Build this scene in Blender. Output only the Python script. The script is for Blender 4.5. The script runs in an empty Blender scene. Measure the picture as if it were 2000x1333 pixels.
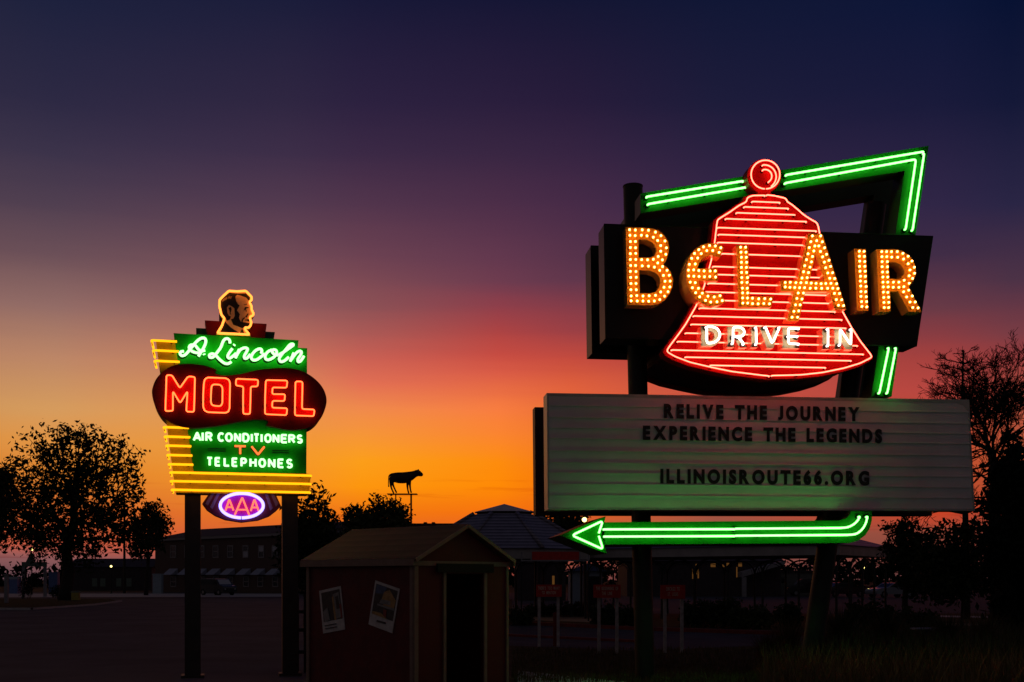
import bpy, bmesh, math, random
from math import sin, cos, tan, pi, radians, sqrt, atan2
from mathutils import Vector, Matrix
from mathutils.geometry import tessellate_polygon

S = bpy.context.scene
COL = S.collection
# ------------------------------------------------------------------ camera
FPX, HOR, CAMH = 2200.0, 1132.0, 1.7          # focal length in px of the 2000 px frame, horizon row, eye height
cd = bpy.data.cameras.new('camera'); cam = bpy.data.objects.new('camera', cd); COL.objects.link(cam)
cd.sensor_width = 36.0; cd.lens = 36.0 * FPX / 2000.0
cd.shift_y = (HOR - 666.5) / 2000.0
cd.clip_start = 0.1; cd.clip_end = 3000
cam.location = (0, 0, CAMH); cam.rotation_euler = (radians(90), 0, 0)
S.camera = cam
# ------------------------------------------------------------------ render look
S.view_settings.view_transform = 'Standard'
S.view_settings.look = 'None'
S.view_settings.exposure = 0.0
S.view_settings.gamma = 1.0
S.render.engine = 'CYCLES'
S.cycles.use_denoising = True
S.cycles.max_bounces = 6
S.cycles.diffuse_bounces = 3
S.cycles.glossy_bounces = 3
S.cycles.sample_clamp_indirect = 4.0
S.cycles.use_light_tree = True

def lin(c):
    c /= 255.0
    return c / 12.92 if c <= 0.04045 else ((c + 0.055) / 1.055) ** 2.4
def srgb(r, g, b): return (lin(r), lin(g), lin(b), 1.0)

# ------------------------------------------------------------------ dusk sky (colour by direction: azimuth and elevation)
SKY = {   # azimuth column (deg east of straight ahead), rows: elevation as image row of the straight-ahead view
 -22: [(0,29,33,61),(200,45,41,67),(300,60,51,74),(400,80,63,80),(500,108,80,88),(600,147,108,102),(700,188,134,103),(800,214,155,93),(860,226,150,70),(920,225,135,50),(1000,212,104,50),(1060,205,92,66),(1090,140,88,88),(1132,95,70,78)],
 -11.3: [(0,27,29,58),(200,47,38,65),(300,61,46,72),(400,83,58,79),(500,113,75,86),(600,144,92,93),(700,200,118,93),(800,232,146,80),(880,242,153,48),(950,246,146,33),(1010,235,115,33),(1060,215,90,48),(1132,120,70,70)],
 -7.6: [(0,25,25,55),(200,44,33,63),(300,59,41,69),(400,82,53,76),(500,108,66,82),(600,140,82,86),(650,170,90,86),(700,202,97,84),(750,226,112,84),(800,240,138,76),(850,246,150,54),(900,252,158,26),(950,253,150,14),(1000,242,120,18),(1060,215,88,40),(1132,130,70,62)],
 -0.7: [(0,22,22,52),(200,42,30,60),(300,57,38,66),(400,76,46,72),(500,98,56,78),(550,110,60,79),(600,143,63,74),(650,174,68,67),(690,198,76,66),(730,218,92,70),(800,248,125,64),(850,251,133,46),(900,254,140,14),(950,255,138,6),(1000,246,114,14),(1060,220,86,40),(1132,130,66,60)],
 3: [(0,20,22,51),(200,39,28,58),(300,54,36,65),(400,71,43,71),(500,88,51,74),(550,98,55,76),(600,132,60,72),(650,158,64,68),(700,196,75,62),(760,224,97,60),(850,240,118,40),(930,245,115,12),(1000,232,100,18),(1040,190,90,62),(1132,120,66,62)],
 10.3: [(0,17,23,53),(200,29,28,58),(400,54,38,70),(500,70,46,72),(600,112,58,70),(650,140,60,66),(700,176,68,62),(760,196,80,66),(850,205,84,52),(950,200,78,40),(1010,160,84,66),(1100,130,74,68),(1132,100,62,62)],
 20.9: [(0,13,22,55),(200,25,26,58),(400,48,38,70),(500,65,45,70),(600,104,58,70),(650,134,60,66),(700,164,65,62),(760,182,70,64),(850,190,72,48),(950,190,74,40),(1000,205,66,34),(1040,150,76,60),(1132,95,58,58)],
 23.9: [(0,8,18,50),(200,20,24,55),(400,42,37,68),(550,76,50,70),(650,120,60,68),(700,148,60,60),(800,172,78,60),(900,190,88,52),(1000,160,70,52),(1132,90,56,56)],
}
BACK = [(0.0,(.038,.034,.040)),(0.25,(.044,.037,.042)),(0.6,(.028,.028,.036)),(1.0,(.010,.012,.026))]
ELMAX = 0.62
w = bpy.data.worlds.new('World'); S.world = w; w.use_nodes = True
nt = w.node_tree; N = nt.nodes; K = nt.links
for n in list(N): N.remove(n)
def node(tp, **kw):
    n = N.new(tp)
    for k, v in kw.items(): setattr(n, k, v)
    return n
def mth(op, a, b=None, clamp=False):
    n = node('ShaderNodeMath', operation=op, use_clamp=clamp)
    for i, v in enumerate((a, b)):
        if v is None: continue
        if isinstance(v, (int, float)): n.inputs[i].default_value = v
        else: K.new(v, n.inputs[i])
    return n.outputs[0]
tc = node('ShaderNodeTexCoord'); sp = node('ShaderNodeSeparateXYZ'); K.new(tc.outputs['Generated'], sp.inputs[0])
X, Y, Z = sp.outputs
hyp = mth('SQRT', mth('ADD', mth('MULTIPLY', X, X), mth('MULTIPLY', Y, Y)))
el = mth('DIVIDE', Z, mth('MAXIMUM', hyp, 0.001))
az = mth('ARCTAN2', X, Y)
tel = mth('DIVIDE', el, ELMAX, clamp=True)
# thin streaky cloud breaks up the bands near the horizon
mp = node('ShaderNodeMapping'); mp.inputs['Scale'].default_value = (5, 5, 75); K.new(tc.outputs['Generated'], mp.inputs[0])
nz = node('ShaderNodeTexNoise'); nz.inputs['Scale'].default_value = 1.3; nz.inputs['Detail'].default_value = 5; nz.inputs['Distortion'].default_value = .6
K.new(mp.outputs[0], nz.inputs['Vector'])
tel = mth('ADD', tel, mth('MULTIPLY', mth('SUBTRACT', nz.outputs['Fac'], 0.5), 0.011))
def ramp(stops, fac):
    r = node('ShaderNodeValToRGB'); cr = r.color_ramp; cr.interpolation = 'LINEAR'
    stops = sorted(stops)
    while len(cr.elements) < len(stops): cr.elements.new(0.5)
    for e, (p, c) in zip(cr.elements, stops):
        e.position = p
    for e, (p, c) in zip(cr.elements, stops):
        e.position = p; e.color = (c[0], c[1], c[2], 1)
    K.new(fac, r.inputs[0]); return r.outputs[0]
cols = []
for a in sorted(SKY):
    st = []
    for (y, r, g, b) in SKY[a]:
        t = (HOR - y) / FPX * cos(radians(a)) / ELMAX
        st.append((t, (lin(r), lin(g), lin(b))))
    st.append((1.0, (.006, .009, .030)))
    cols.append((radians(a), ramp(st, tel)))
back = ramp(BACK, mth('DIVIDE', el, 2.2, clamp=True))
cols = [(radians(-82), back)] + cols + [(radians(82), back)]
cur = cols[0][1]
for (a0, c0), (a1, c1) in zip(cols, cols[1:]):
    mr = node('ShaderNodeMapRange', interpolation_type='LINEAR'); mr.clamp = True
    K.new(az, mr.inputs['Value']); mr.inputs['From Min'].default_value = a0; mr.inputs['From Max'].default_value = a1
    mx = node('ShaderNodeMix', data_type='RGBA'); K.new(mr.outputs[0], mx.inputs['Factor'])
    K.new(cur, mx.inputs[6]); K.new(c1, mx.inputs[7]); cur = mx.outputs[2]
# dark small cloud bars low over the sunset
mp2 = node('ShaderNodeMapping'); mp2.inputs['Scale'].default_value = (6, 6, 110); K.new(tc.outputs['Generated'], mp2.inputs[0])
nz2 = node('ShaderNodeTexNoise'); nz2.inputs['Scale'].default_value = 1.9; nz2.inputs['Detail'].default_value = 4; K.new(mp2.outputs[0], nz2.inputs['Vector'])
mr = node('ShaderNodeMapRange'); K.new(nz2.outputs['Fac'], mr.inputs['Value']); mr.inputs['From Min'].default_value = .60; mr.inputs['From Max'].default_value = .72
low = node('ShaderNodeMapRange'); K.new(el, low.inputs['Value']); low.inputs['From Min'].default_value = .10; low.inputs['From Max'].default_value = .055
cf = mth('MULTIPLY', mth('MULTIPLY', mr.outputs[0], low.outputs[0]), 0.8)
mx = node('ShaderNodeMix', data_type='RGBA', blend_type='MULTIPLY'); K.new(cf, mx.inputs['Factor']); K.new(cur, mx.inputs[6]); mx.inputs[7].default_value = (.72, .42, .42, 1); cur = mx.outputs[2]
bg = node('ShaderNodeBackground'); bg.inputs['Strength'].default_value = 1.0; K.new(cur, bg.inputs[0])
wo = node('ShaderNodeOutputWorld'); K.new(bg.outputs[0], wo.inputs[0])

# ------------------------------------------------------------------ materials
def mat(name, col, rough=.6, spec=.5, metal=0.0, nscale=None, namt=.25, bump=0.0, bscale=None, coat=0.0, stretch=None):
    m = bpy.data.materials.new(name); m.use_nodes = True
    t = m.node_tree; b = t.nodes['Principled BSDF']
    b.inputs['Roughness'].default_value = rough; b.inputs['Metallic'].default_value = metal
    b.inputs['Specular IOR Level'].default_value = spec; b.inputs['Coat Weight'].default_value = coat
    b.inputs['Base Color'].default_value = (*col, 1)
    if nscale or bump:
        c = t.nodes.new('ShaderNodeTexCoord'); src = c.outputs['Object']
        if stretch:
            mp = t.nodes.new('ShaderNodeMapping'); mp.inputs['Scale'].default_value = stretch; t.links.new(src, mp.inputs[0]); src = mp.outputs[0]
        if nscale:
            n = t.nodes.new('ShaderNodeTexNoise'); n.inputs['Scale'].default_value = nscale; n.inputs['Detail'].default_value = 6
            n.inputs['Roughness'].default_value = .65
            t.links.new(src, n.inputs['Vector'])
            r = t.nodes.new('ShaderNodeValToRGB'); t.links.new(n.outputs['Fac'], r.inputs[0])
            r.color_ramp.elements[0].position = .3; r.color_ramp.elements[1].position = .7
            r.color_ramp.elements[0].color = (*[x * (1 - namt) for x in col], 1)
            r.color_ramp.elements[1].color = (*[min(1, x * (1 + namt)) for x in col], 1)
            t.links.new(r.outputs[0], b.inputs['Base Color'])
        if bump:
            n2 = t.nodes.new('ShaderNodeTexNoise'); n2.inputs['Scale'].default_value = bscale or 30; n2.inputs['Detail'].default_value = 4
            t.links.new(src, n2.inputs['Vector'])
            bp = t.nodes.new('ShaderNodeBump'); bp.inputs['Strength'].default_value = bump; bp.inputs['Distance'].default_value = .02
            t.links.new(n2.outputs['Fac'], bp.inputs['Height']); t.links.new(bp.outputs[0], b.inputs['Normal'])
    return m
def wavemat(name, col, col2, scale, axis='Z', rough=.6, bump=.5, bands=True, spec=.5):
    m = mat(name, col, rough, spec); t = m.node_tree; b = t.nodes['Principled BSDF']
    c = t.nodes.new('ShaderNodeTexCoord'); wv = t.nodes.new('ShaderNodeTexWave'); wv.wave_type = 'BANDS'; wv.bands_direction = axis; wv.wave_profile = 'SAW'
    wv.inputs['Scale'].default_value = scale; wv.inputs['Distortion'].default_value = .15
    t.links.new(c.outputs['Object'], wv.inputs['Vector'])
    r = t.nodes.new('ShaderNodeValToRGB'); t.links.new(wv.outputs['Fac'], r.inputs[0])
    r.color_ramp.elements[0].color = (*col, 1); r.color_ramp.elements[1].color = (*col2, 1)
    n = t.nodes.new('ShaderNodeTexNoise'); n.inputs['Scale'].default_value = 3.0; t.links.new(c.outputs['Object'], n.inputs['Vector'])
    mx = t.nodes.new('ShaderNodeMix'); mx.data_type = 'RGBA'; mx.blend_type = 'MULTIPLY'; mx.inputs['Factor'].default_value = .5
    t.links.new(r.outputs[0], mx.inputs[6]); t.links.new(n.outputs['Fac'], mx.inputs[7]); t.links.new(mx.outputs[2], b.inputs['Base Color'])
    bp = t.nodes.new('ShaderNodeBump'); bp.inputs['Strength'].default_value = bump; bp.inputs['Distance'].default_value = .03
    t.links.new(wv.outputs['Fac'], bp.inputs['Height']); t.links.new(bp.outputs[0], b.inputs['Normal'])
    return m
def brickmat(name, c1, c2, mortar, scale):
    m = mat(name, c1, .8); t = m.node_tree; b = t.nodes['Principled BSDF']
    c = t.nodes.new('ShaderNodeTexCoord'); mp = t.nodes.new('ShaderNodeMapping'); mp.inputs['Rotation'].default_value = (radians(90), 0, 0)
    br = t.nodes.new('ShaderNodeTexBrick'); br.inputs['Scale'].default_value = scale
    br.inputs['Color1'].default_value = (*c1, 1); br.inputs['Color2'].default_value = (*c2, 1); br.inputs['Mortar'].default_value = (*mortar, 1)
    t.links.new(c.outputs['Object'], mp.inputs[0]); t.links.new(mp.outputs[0], br.inputs['Vector']); t.links.new(br.outputs['Color'], b.inputs['Base Color'])
    return m
def glow(name, rgb):
    m = bpy.data.materials.new(name); m.use_nodes = True; t = m.node_tree; t.nodes.clear()
    e = t.nodes.new('ShaderNodeEmission'); e.inputs['Color'].default_value = (*rgb, 1); e.inputs['Strength'].default_value = 1
    o = t.nodes.new('ShaderNodeOutputMaterial'); t.links.new(e.outputs[0], o.inputs[0]); return m

M = {}
M['red_tube'] = glow('red_neon', (10.5, .86, .50))
M['motel_tube'] = glow('orange_red_neon', (6.2, .50, .12))
M['tv_tube'] = glow('orange_neon', (2.2, .30, .06))
M['green_tube'] = glow('green_neon', (.98, 7.2, .86))
M['script_tube'] = glow('mint_neon', (.95, 3.4, .88))
M['text_tube'] = glow('pale_green_neon', (.95, 2.6, .90))
M['white_tube'] = glow('white_neon', (4.2, 3.5, 3.1))
M['yellow_tube'] = glow('yellow_neon', (2.1, .74, .008))
M['head_tube'] = glow('amber_neon', (3.0, .72, .10))
M['blue_tube'] = glow('violet_neon', (1.0, .85, 3.6))
M['aaa_tube'] = glow('coral_neon', (1.9, .30, .16))
M['bulb'] = glow('bulb_glass', (14.0, 6.2, 1.4))
M['street_lamp'] = glow('lamp_light', (4.5, 3.6, 1.0))
M['lamp_warm'] = glow('warm_lamp_light', (1.0, .45, .12))
M['lit_window'] = glow('lit_window_glow', (.085, .035, .008))
M['housing'] = mat('black_glass_housing', (.006, .006, .006), .35)
M['bell_red'] = mat('bell_red_paint', (.26, .002, .0015), .5, .1, nscale=2.5, namt=.16)
M['bell_dark'] = mat('dark_maroon_paint', (.030, .004, .004), .5, nscale=3, namt=.3)
M['box_black'] = mat('brown_black_enamel', (.009, .006, .005), .4, .3, nscale=2, namt=.35)
M['pole'] = mat('dark_green_pole_paint', (.018, .021, .015), .5, .35, nscale=4, namt=.35)
M['beam_green'] = mat('green_arrow_enamel', (.002, .14, .003), .5, .2, nscale=2.5, namt=.15)
M['beam_side'] = mat('dark_green_enamel', (.02, .05, .012), .45, nscale=3, namt=.3)
M['letter_face'] = mat('cream_yellow_letter_paint', (.85, .34, .018), .5, .2, nscale=14, namt=.16)
M['letter_side'] = mat('tan_letter_return', (.92, .50, .18), .2, metal=.55, nscale=5, namt=.1)
M['drive_face'] = mat('ivory_channel_paint', (.72, .54, .27), .35, nscale=12, namt=.2)
M['drive_side'] = mat('orange_letter_return', (.92, .5, .32), .2, metal=.5, nscale=6, namt=.15)
M['board_white'] = mat('white_reader_panel', (.76, .71, .72), .4, nscale=1.2, namt=.10)
M['board_frame'] = mat('aluminium_trim', (.50, .47, .45), .4, metal=.2, nscale=3, namt=.2)
M['board_black'] = mat('black_changeable_letter', (.007, .006, .006), .5)
M['m_green'] = mat('motel_green_enamel', (.005, .36, .008), .5, .2, nscale=2, namt=.2)
M['m_green_dim'] = mat('pale_green_enamel', (.035, .09, .035), .5, nscale=3, namt=.2)
M['m_yellow'] = mat('yellow_enamel', (.56, .42, .006), .5, .15, nscale=3, namt=.15)
M['m_maroon'] = mat('maroon_enamel', (.12, .003, .003), .5, .2, nscale=2, namt=.25)
M['m_crimson'] = mat('crimson_enamel', (.30, .005, .010), .5, .2, nscale=2, namt=.2)
M['m_red'] = mat('letter_red_paint', (.55, .004, .003), .5, .15, nscale=3, namt=.12)
M['m_black'] = mat('black_paint', (.005, .005, .005), .5)
M['tan_face'] = mat('tan_portrait_paint', (.85, .64, .36), .5, nscale=6, namt=.15)
M['steel_brown'] = mat('brown_steel_post', (.028, .019, .014), .5, nscale=5, namt=.4)
M['aaa_panel'] = mat('purple_enamel', (.16, .012, .03), .45)
M['aaa_field'] = mat('lavender_enamel', (.62, .02, .50), .5, .2)
M['aaa_arc'] = mat('lilac_band_paint', (.28, .18, .30), .5)
M['asphalt'] = mat('asphalt', (.058, .060, .070), .85, .12, nscale=.8, namt=.3, bump=.3, bscale=60)
M['lot'] = mat('parking_lot_asphalt', (.080, .083, .094), .85, .12, nscale=.35, namt=.35, bump=.3, bscale=50)
M['concrete'] = mat('concrete', (.46, .43, .40), .85, nscale=3, namt=.25, bump=.2)
M['soil'] = mat('dry_grass_ground', (.060, .044, .018), .95, .12, nscale=1.6, namt=.5, bump=.6, bscale=25)
M['lawn'] = mat('lawn_ground', (.030, .036, .014), .95, .12, nscale=1.2, namt=.4, bump=.5, bscale=30)
M['red_kerb'] = mat('red_kerb_paint', (.20, .022, .014), .75, nscale=4, namt=.4)
M['tan_strip'] = mat('tan_gravel', (.26, .23, .15), .9, nscale=3, namt=.3)
M['shed_red'] = wavemat('barn_red_boards', (.17, .007, .006), (.135, .006, .005), 5.0, 'X', .6, .25)
M['shed_trim'] = mat('tan_trim_paint', (.25, .165, .125), .6, nscale=6, namt=.2)
M['shed_roof'] = wavemat('brown_shingle', (.15, .078, .060), (.095, .050, .038), 3.4, 'Z', .85, .5)
M['shed_dark'] = mat('dark_interior', (.010, .009, .009), .9)
M['poster_white'] = mat('faded_print_border', (.62, .57, .53), .6, nscale=10, namt=.2)
M['poster_dark'] = mat('print_dark_area', (.05, .045, .04), .5, nscale=14, namt=.5)
M['poster_gold'] = mat('print_gold_area', (.42, .24, .08), .5, nscale=12, namt=.4)
M['poster_blue'] = mat('print_blue_area', (.07, .11, .20), .5, nscale=10, namt=.3)
M['poster_grey'] = mat('print_grey_area', (.26, .25, .23), .5, nscale=10, namt=.3)
M['poster_red'] = mat('print_red_area', (.28, .04, .03), .5)
M['brick'] = brickmat('red_brown_brick', (.11, .055, .045), (.075, .040, .034), (.13, .115, .10), 5.5)
M['roof_dark'] = mat('dark_roofing', (.05, .035, .04), .8, nscale=2, namt=.3)
M['white_trim'] = mat('white_trim_paint', (.26, .25, .26), .6, nscale=3, namt=.15)
M['pane'] = mat('dark_window_glass', (.012, .012, .015), .12)
M['blind'] = mat('white_blind', (.45, .46, .52), .6)
M['awning'] = mat('blue_grey_awning', (.36, .40, .52), .7, nscale=4, namt=.15)
M['tile'] = wavemat('sky_sheen_roof_tile', (.50, .44, .54), (.07, .06, .08), 2.3, 'Z', .4, .9, spec=.6)  # pale bands put the sky's sheen on the tile rows into the colour
M['cupola'] = mat('pale_cupola_panel', (.85, .72, .68), .5, nscale=2, namt=.15)
M['fascia'] = mat('white_fascia_board', (.42, .39, .37), .6, nscale=1.5, namt=.2)
M['iron'] = mat('dark_green_iron', (.008, .012, .012), .5)
M['sign_red'] = mat('red_sign_paint', (.62, .022, .018), .55, nscale=6, namt=.2)
M['sign_cream'] = mat('cream_lettering_paint', (.85, .72, .55), .6)
M['sign_post'] = mat('weathered_white_post', (.50, .44, .42), .7, nscale=8, namt=.3)
M['bark'] = mat('dark_bark', (.030, .022, .017), .9, nscale=6, namt=.4, bump=.5)
M['leaf'] = mat('dark_green_leaf', (.030, .040, .014), .7, spec=.2, nscale=.6, namt=.5)
M['leaf2'] = mat('olive_leaf', (.055, .060, .022), .7, spec=.2, nscale=.6, namt=.5)
M['needle'] = mat('evergreen_needle', (.012, .018, .011), .8, spec=.1, nscale=.7, namt=.5)
M['autumn'] = mat('russet_leaf', (.08, .026, .016), .75, spec=.2, nscale=.8, namt=.5)
M['straw'] = mat('dry_grass_blade', (.13, .095, .042), .8, spec=.2, nscale=1.0, namt=.5)
M['cow'] = mat('dark_cow_paint', (.018, .012, .010), .6)
M['car_dark'] = mat('black_car_paint', (.010, .010, .012), .25, coat=.6)
M['car_green'] = mat('green_car_paint', (.008, .10, .025), .25, coat=.6)
M['car_white'] = mat('white_car_paint', (.20, .21, .24), .3, coat=.5)
M['tyre'] = mat('tyre_rubber', (.012, .012, .012), .85)
M['rim'] = mat('wheel_alloy', (.25, .25, .26), .35, metal=.8)
M['headlight'] = mat('headlight_glass', (.5, .5, .5), .15)
M['far_wall'] = mat('grey_render_wall', (.13, .135, .125), .8, nscale=2, namt=.2)
M['blue_wall'] = mat('pale_blue_siding', (.20, .24, .30), .7, nscale=2, namt=.15)
M['blue_roof'] = mat('blue_metal_roof', (.05, .08, .19), .5, nscale=2, namt=.2)
M['blue_box'] = mat('blue_painted_metal', (.10, .16, .36), .5, nscale=3, namt=.2)
M['pale_box'] = mat('pale_grey_blue_metal', (.30, .37, .42), .5, nscale=2, namt=.2)
M['green_board'] = mat('grey_green_board', (.14, .19, .15), .6, nscale=3, namt=.2)
M['yellow'] = mat('yellow_bollard_paint', (.38, .30, .05), .6, nscale=4, namt=.3)
M['bluepost'] = mat('blue_post_paint', (.06, .17, .24), .5, nscale=4, namt=.25)

# ------------------------------------------------------------------ mesh helpers
class MB:
    def __init__(s): s.v = []; s.f = []; s.m = []; s.sm = []
    def add(s, vs, fs, mat=0, smooth=False):
        o = len(s.v); s.v += [tuple(v) for v in vs]
        for f in fs: s.f.append(tuple(i + o for i in f)); s.m.append(mat); s.sm.append(smooth)
    def box(s, x0, x1, y0, y1, z0, z1, mat=0):
        v = [(x, y, z) for x in (x0, x1) for y in (y0, y1) for z in (z0, z1)]
        s.add(v, [(0, 1, 3, 2), (4, 6, 7, 5), (0, 4, 5, 1), (2, 3, 7, 6), (0, 2, 6, 4), (1, 5, 7, 3)], mat)
    def prism(s, outer, y0, y1, holes=(), mat=0, side=None, axis='y'):
        """outline in (x, z), extruded from y0 (front) to y1 (back)"""
        loops = [list(outer)] + [list(h) for h in holes]
        flat = [p for l in loops for p in l]; n = len(flat)
        tris = tessellate_polygon([[Vector((p[0], p[1], 0)) for p in l] for l in loops])
        q = (lambda p, y: (p[0], y, p[1])) if axis == 'y' else (lambda p, y: (y, p[0], p[1]))
        s.add([q(p, y0) for p in flat], [tuple(t) for t in tris], mat)
        s.add([q(p, y1) for p in flat], [tuple(t)[::-1] for t in tris], mat if side is None else side)
        o = 0
        for l in loops:
            k = len(l)
            s.add([q(p, y0) for p in l] + [q(p, y1) for p in l], [(i, (i + 1) % k, (i + 1) % k + k, i + k) for i in range(k)], mat if side is None else side)
    def tube(s, pts, r, n=8, closed=False, mat=0, flat=1.0, r1=None):
        pts = [Vector(p) for p in pts]
        q = [pts[0]]
        for p in pts[1:]:
            if (p - q[-1]).length > 1e-5: q.append(p)
        if closed and (q[0] - q[-1]).length < 1e-5: q.pop()
        pts = q; k = len(pts)
        if k < 2: return
        up = None; V = []
        for i, p in enumerate(pts):
            if closed: t = pts[(i + 1) % k] - pts[i - 1]
            else: t = pts[min(i + 1, k - 1)] - pts[max(i - 1, 0)]
            if t.length < 1e-9: t = Vector((0, 0, 1))
            t.normalize()
            if up is None:
                up = Vector((0, 1, 0)) if abs(t.y) < .9 else Vector((1, 0, 0))
            up = (up - t * up.dot(t))
            if up.length < 1e-4: up = t.orthogonal()
            up.normalize(); sd = t.cross(up)
            rr = r if r1 is None else r + (r1 - r) * i / (k - 1)
            for j in range(n):
                a = 2 * pi * j / n
                d = up * cos(a) * rr + sd * sin(a) * rr
                if flat != 1.0: d.y *= flat
                V.append(p + d)
        F = []
        for i in range(k if closed else k - 1):
            i2 = (i + 1) % k
            for j in range(n):
                F.append((i * n + j, i * n + (j + 1) % n, i2 * n + (j + 1) % n, i2 * n + j))
        if not closed:
            F.append(tuple(range(n))[::-1]); F.append(tuple(range((k - 1) * n, k * n)))
        s.add(V, F, mat, True)
    def cyl(s, p0, p1, r0, r1=None, n=16, mat=0, smooth=True):
        p0 = Vector(p0); p1 = Vector(p1); t = (p1 - p0).normalized()
        a = t.orthogonal().normalized(); b = t.cross(a); r1 = r0 if r1 is None else r1
        V = [p + (a * cos(2 * pi * j / n) + b * sin(2 * pi * j / n)) * r for p, r in ((p0, r0), (p1, r1)) for j in range(n)]
        s.add(V, [(j, (j + 1) % n, (j + 1) % n + n, j + n) for j in range(n)], mat, smooth)
        s.add(V[:n], [tuple(range(n))[::-1]], mat); s.add(V[n:], [tuple(range(n))], mat)
    def sphere(s, c, r, nu=10, nv=6, mat=0, sc=(1, 1, 1)):
        V = []; F = []
        for i in range(nv + 1):
            th = pi * i / nv
            for j in range(nu):
                ph = 2 * pi * j / nu
                V.append((c[0] + r * sc[0] * sin(th) * cos(ph), c[1] + r * sc[1] * sin(th) * sin(ph), c[2] + r * sc[2] * cos(th)))
        for i in range(nv):
            for j in range(nu):
                F.append((i * nu + j, (i + 1) * nu + j, (i + 1) * nu + (j + 1) % nu, i * nu + (j + 1) % nu))
        s.add(V, F, mat, True)
    def mesh(s, name, mats, fix=True):
        me = bpy.data.meshes.new(name); me.from_pydata(s.v, [], s.f)
        for m in (mats if isinstance(mats, (list, tuple)) else [mats]): me.materials.append(m)
        me.polygons.foreach_set('material_index', s.m); me.polygons.foreach_set('use_smooth', s.sm)
        me.update()
        if fix:
            bm = bmesh.new(); bm.from_mesh(me); bmesh.ops.recalc_face_normals(bm, faces=bm.faces); bm.to_mesh(me); bm.free()
        return me
    def build(s, name, mats, parent=None, fix=True):
        o = bpy.data.objects.new(name, s.mesh(name, mats, fix)); COL.objects.link(o)
        if parent: o.parent = parent
        return o
def tag(o, label=None, cat=None, group=None, kind=None):
    if label: o['label'] = label
    if cat: o['category'] = cat
    if group: o['group'] = group
    if kind: o['kind'] = kind
    return o
def thing(name, label, cat, loc=(0, 0, 0), rz=0.0, group=None):
    o = bpy.data.objects.new(name, None); COL.objects.link(o); o.location = loc; o.rotation_euler = (0, 0, rz); o.empty_display_size = .3
    return tag(o, label, cat, group)
def fillet(pts, r, n=4, closed=False):
    pts = [Vector(p) for p in pts]; k = len(pts); out = []
    for i, p in enumerate(pts):
        if not closed and i in (0, k - 1): out.append(p); continue
        a = pts[i - 1]; b = pts[(i + 1) % k]
        da = a - p; db = b - p
        ra = min(r, da.length * .45); rb = min(r, db.length * .45)
        if ra < 1e-5 or rb < 1e-5: out.append(p); continue
        p0 = p + da.normalized() * ra; p2 = p + db.normalized() * rb
        for j in range(n + 1):
            t = j / n; out.append(p0 * (1 - t) ** 2 + p * 2 * t * (1 - t) + p2 * t * t)
    return out
def spline(pts, n=6, closed=False):
    pts = [Vector(p) for p in pts]; k = len(pts); out = []
    for i in range(k if closed else k - 1):
        if closed: p0, p1, p2, p3 = pts[i - 1], pts[i], pts[(i + 1) % k], pts[(i + 2) % k]
        else: p0, p1, p2, p3 = pts[max(i - 1, 0)], pts[i], pts[i + 1], pts[min(i + 2, k - 1)]
        for j in range(n):
            t = j / n
            out.append(.5 * ((2 * p1) + (p2 - p0) * t + (2 * p0 - 5 * p1 + 4 * p2 - p3) * t * t + (3 * p1 - p0 - 3 * p2 + p3) * t ** 3))
    if not closed: out.append(pts[-1])
    return out
def sp2(pts, n=5, closed=True): return [(p.x, p.y) for p in spline([(a, b, 0) for a, b in pts], n, closed)]
def offset(poly, d):
    """grow a closed 2-D outline outward"""
    k = len(poly); ar = sum(poly[i][0] * poly[(i + 1) % k][1] - poly[(i + 1) % k][0] * poly[i][1] for i in range(k))
    sg = 1 if ar > 0 else -1; out = []
    for i in range(k):
        a = Vector(poly[i - 1]); p = Vector(poly[i]); b = Vector(poly[(i + 1) % k])
        n1 = (p - a); n2 = (b - p)
        if n1.length < 1e-6 or n2.length < 1e-6: out.append(tuple(p)); continue
        n1 = Vector((n1.y, -n1.x)).normalized() * sg; n2 = Vector((n2.y, -n2.x)).normalized() * sg
        m = n1 + n2
        if m.length < 1e-4: m = n1
        m.normalize(); c = max(.5, m.dot(n1)); out.append(tuple(p + m * d / c))
    return out
def W(px, py, D): return Vector(((px - 1000) / FPX * D, D, CAMH + (HOR - py) / FPX * D))
def G(px, py, z=0.0):
    D = (CAMH - z) * FPX / (py - HOR); return Vector(((px - 1000) / FPX * D, D, z))
class Plane:
    """an upright plane turned by th; local axes: x along it, -y towards the viewer's side, z up"""
    def __init__(s, px0, D0, th):
        s.O = Vector(((px0 - 1000) / FPX * D0, D0, 0)); s.th = th
        s.u = Vector((cos(th), sin(th), 0)); s.n = Vector((sin(th), -cos(th), 0))
    def L(s, px, py, w=0.0):
        r = Vector(((px - 1000) / FPX, 1, (HOR - py) / FPX)); C = Vector((0, 0, CAMH))
        t = (s.O + s.n * w - C).dot(s.n) / r.dot(s.n); P = C + r * t
        return ((P - s.O).dot(s.u), P.z)
    def P(s, px, py, w=0.0):
        a = s.L(px, py, w); return Vector((a[0], -w, a[1]))
    def poly(s, pts, w=0.0): return [s.L(x, y, w) for x, y in pts]
def zc(x0, y0, k):
    return lambda pts: [(x0 + a / k, y0 + b / k) for a, b in pts]
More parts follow.
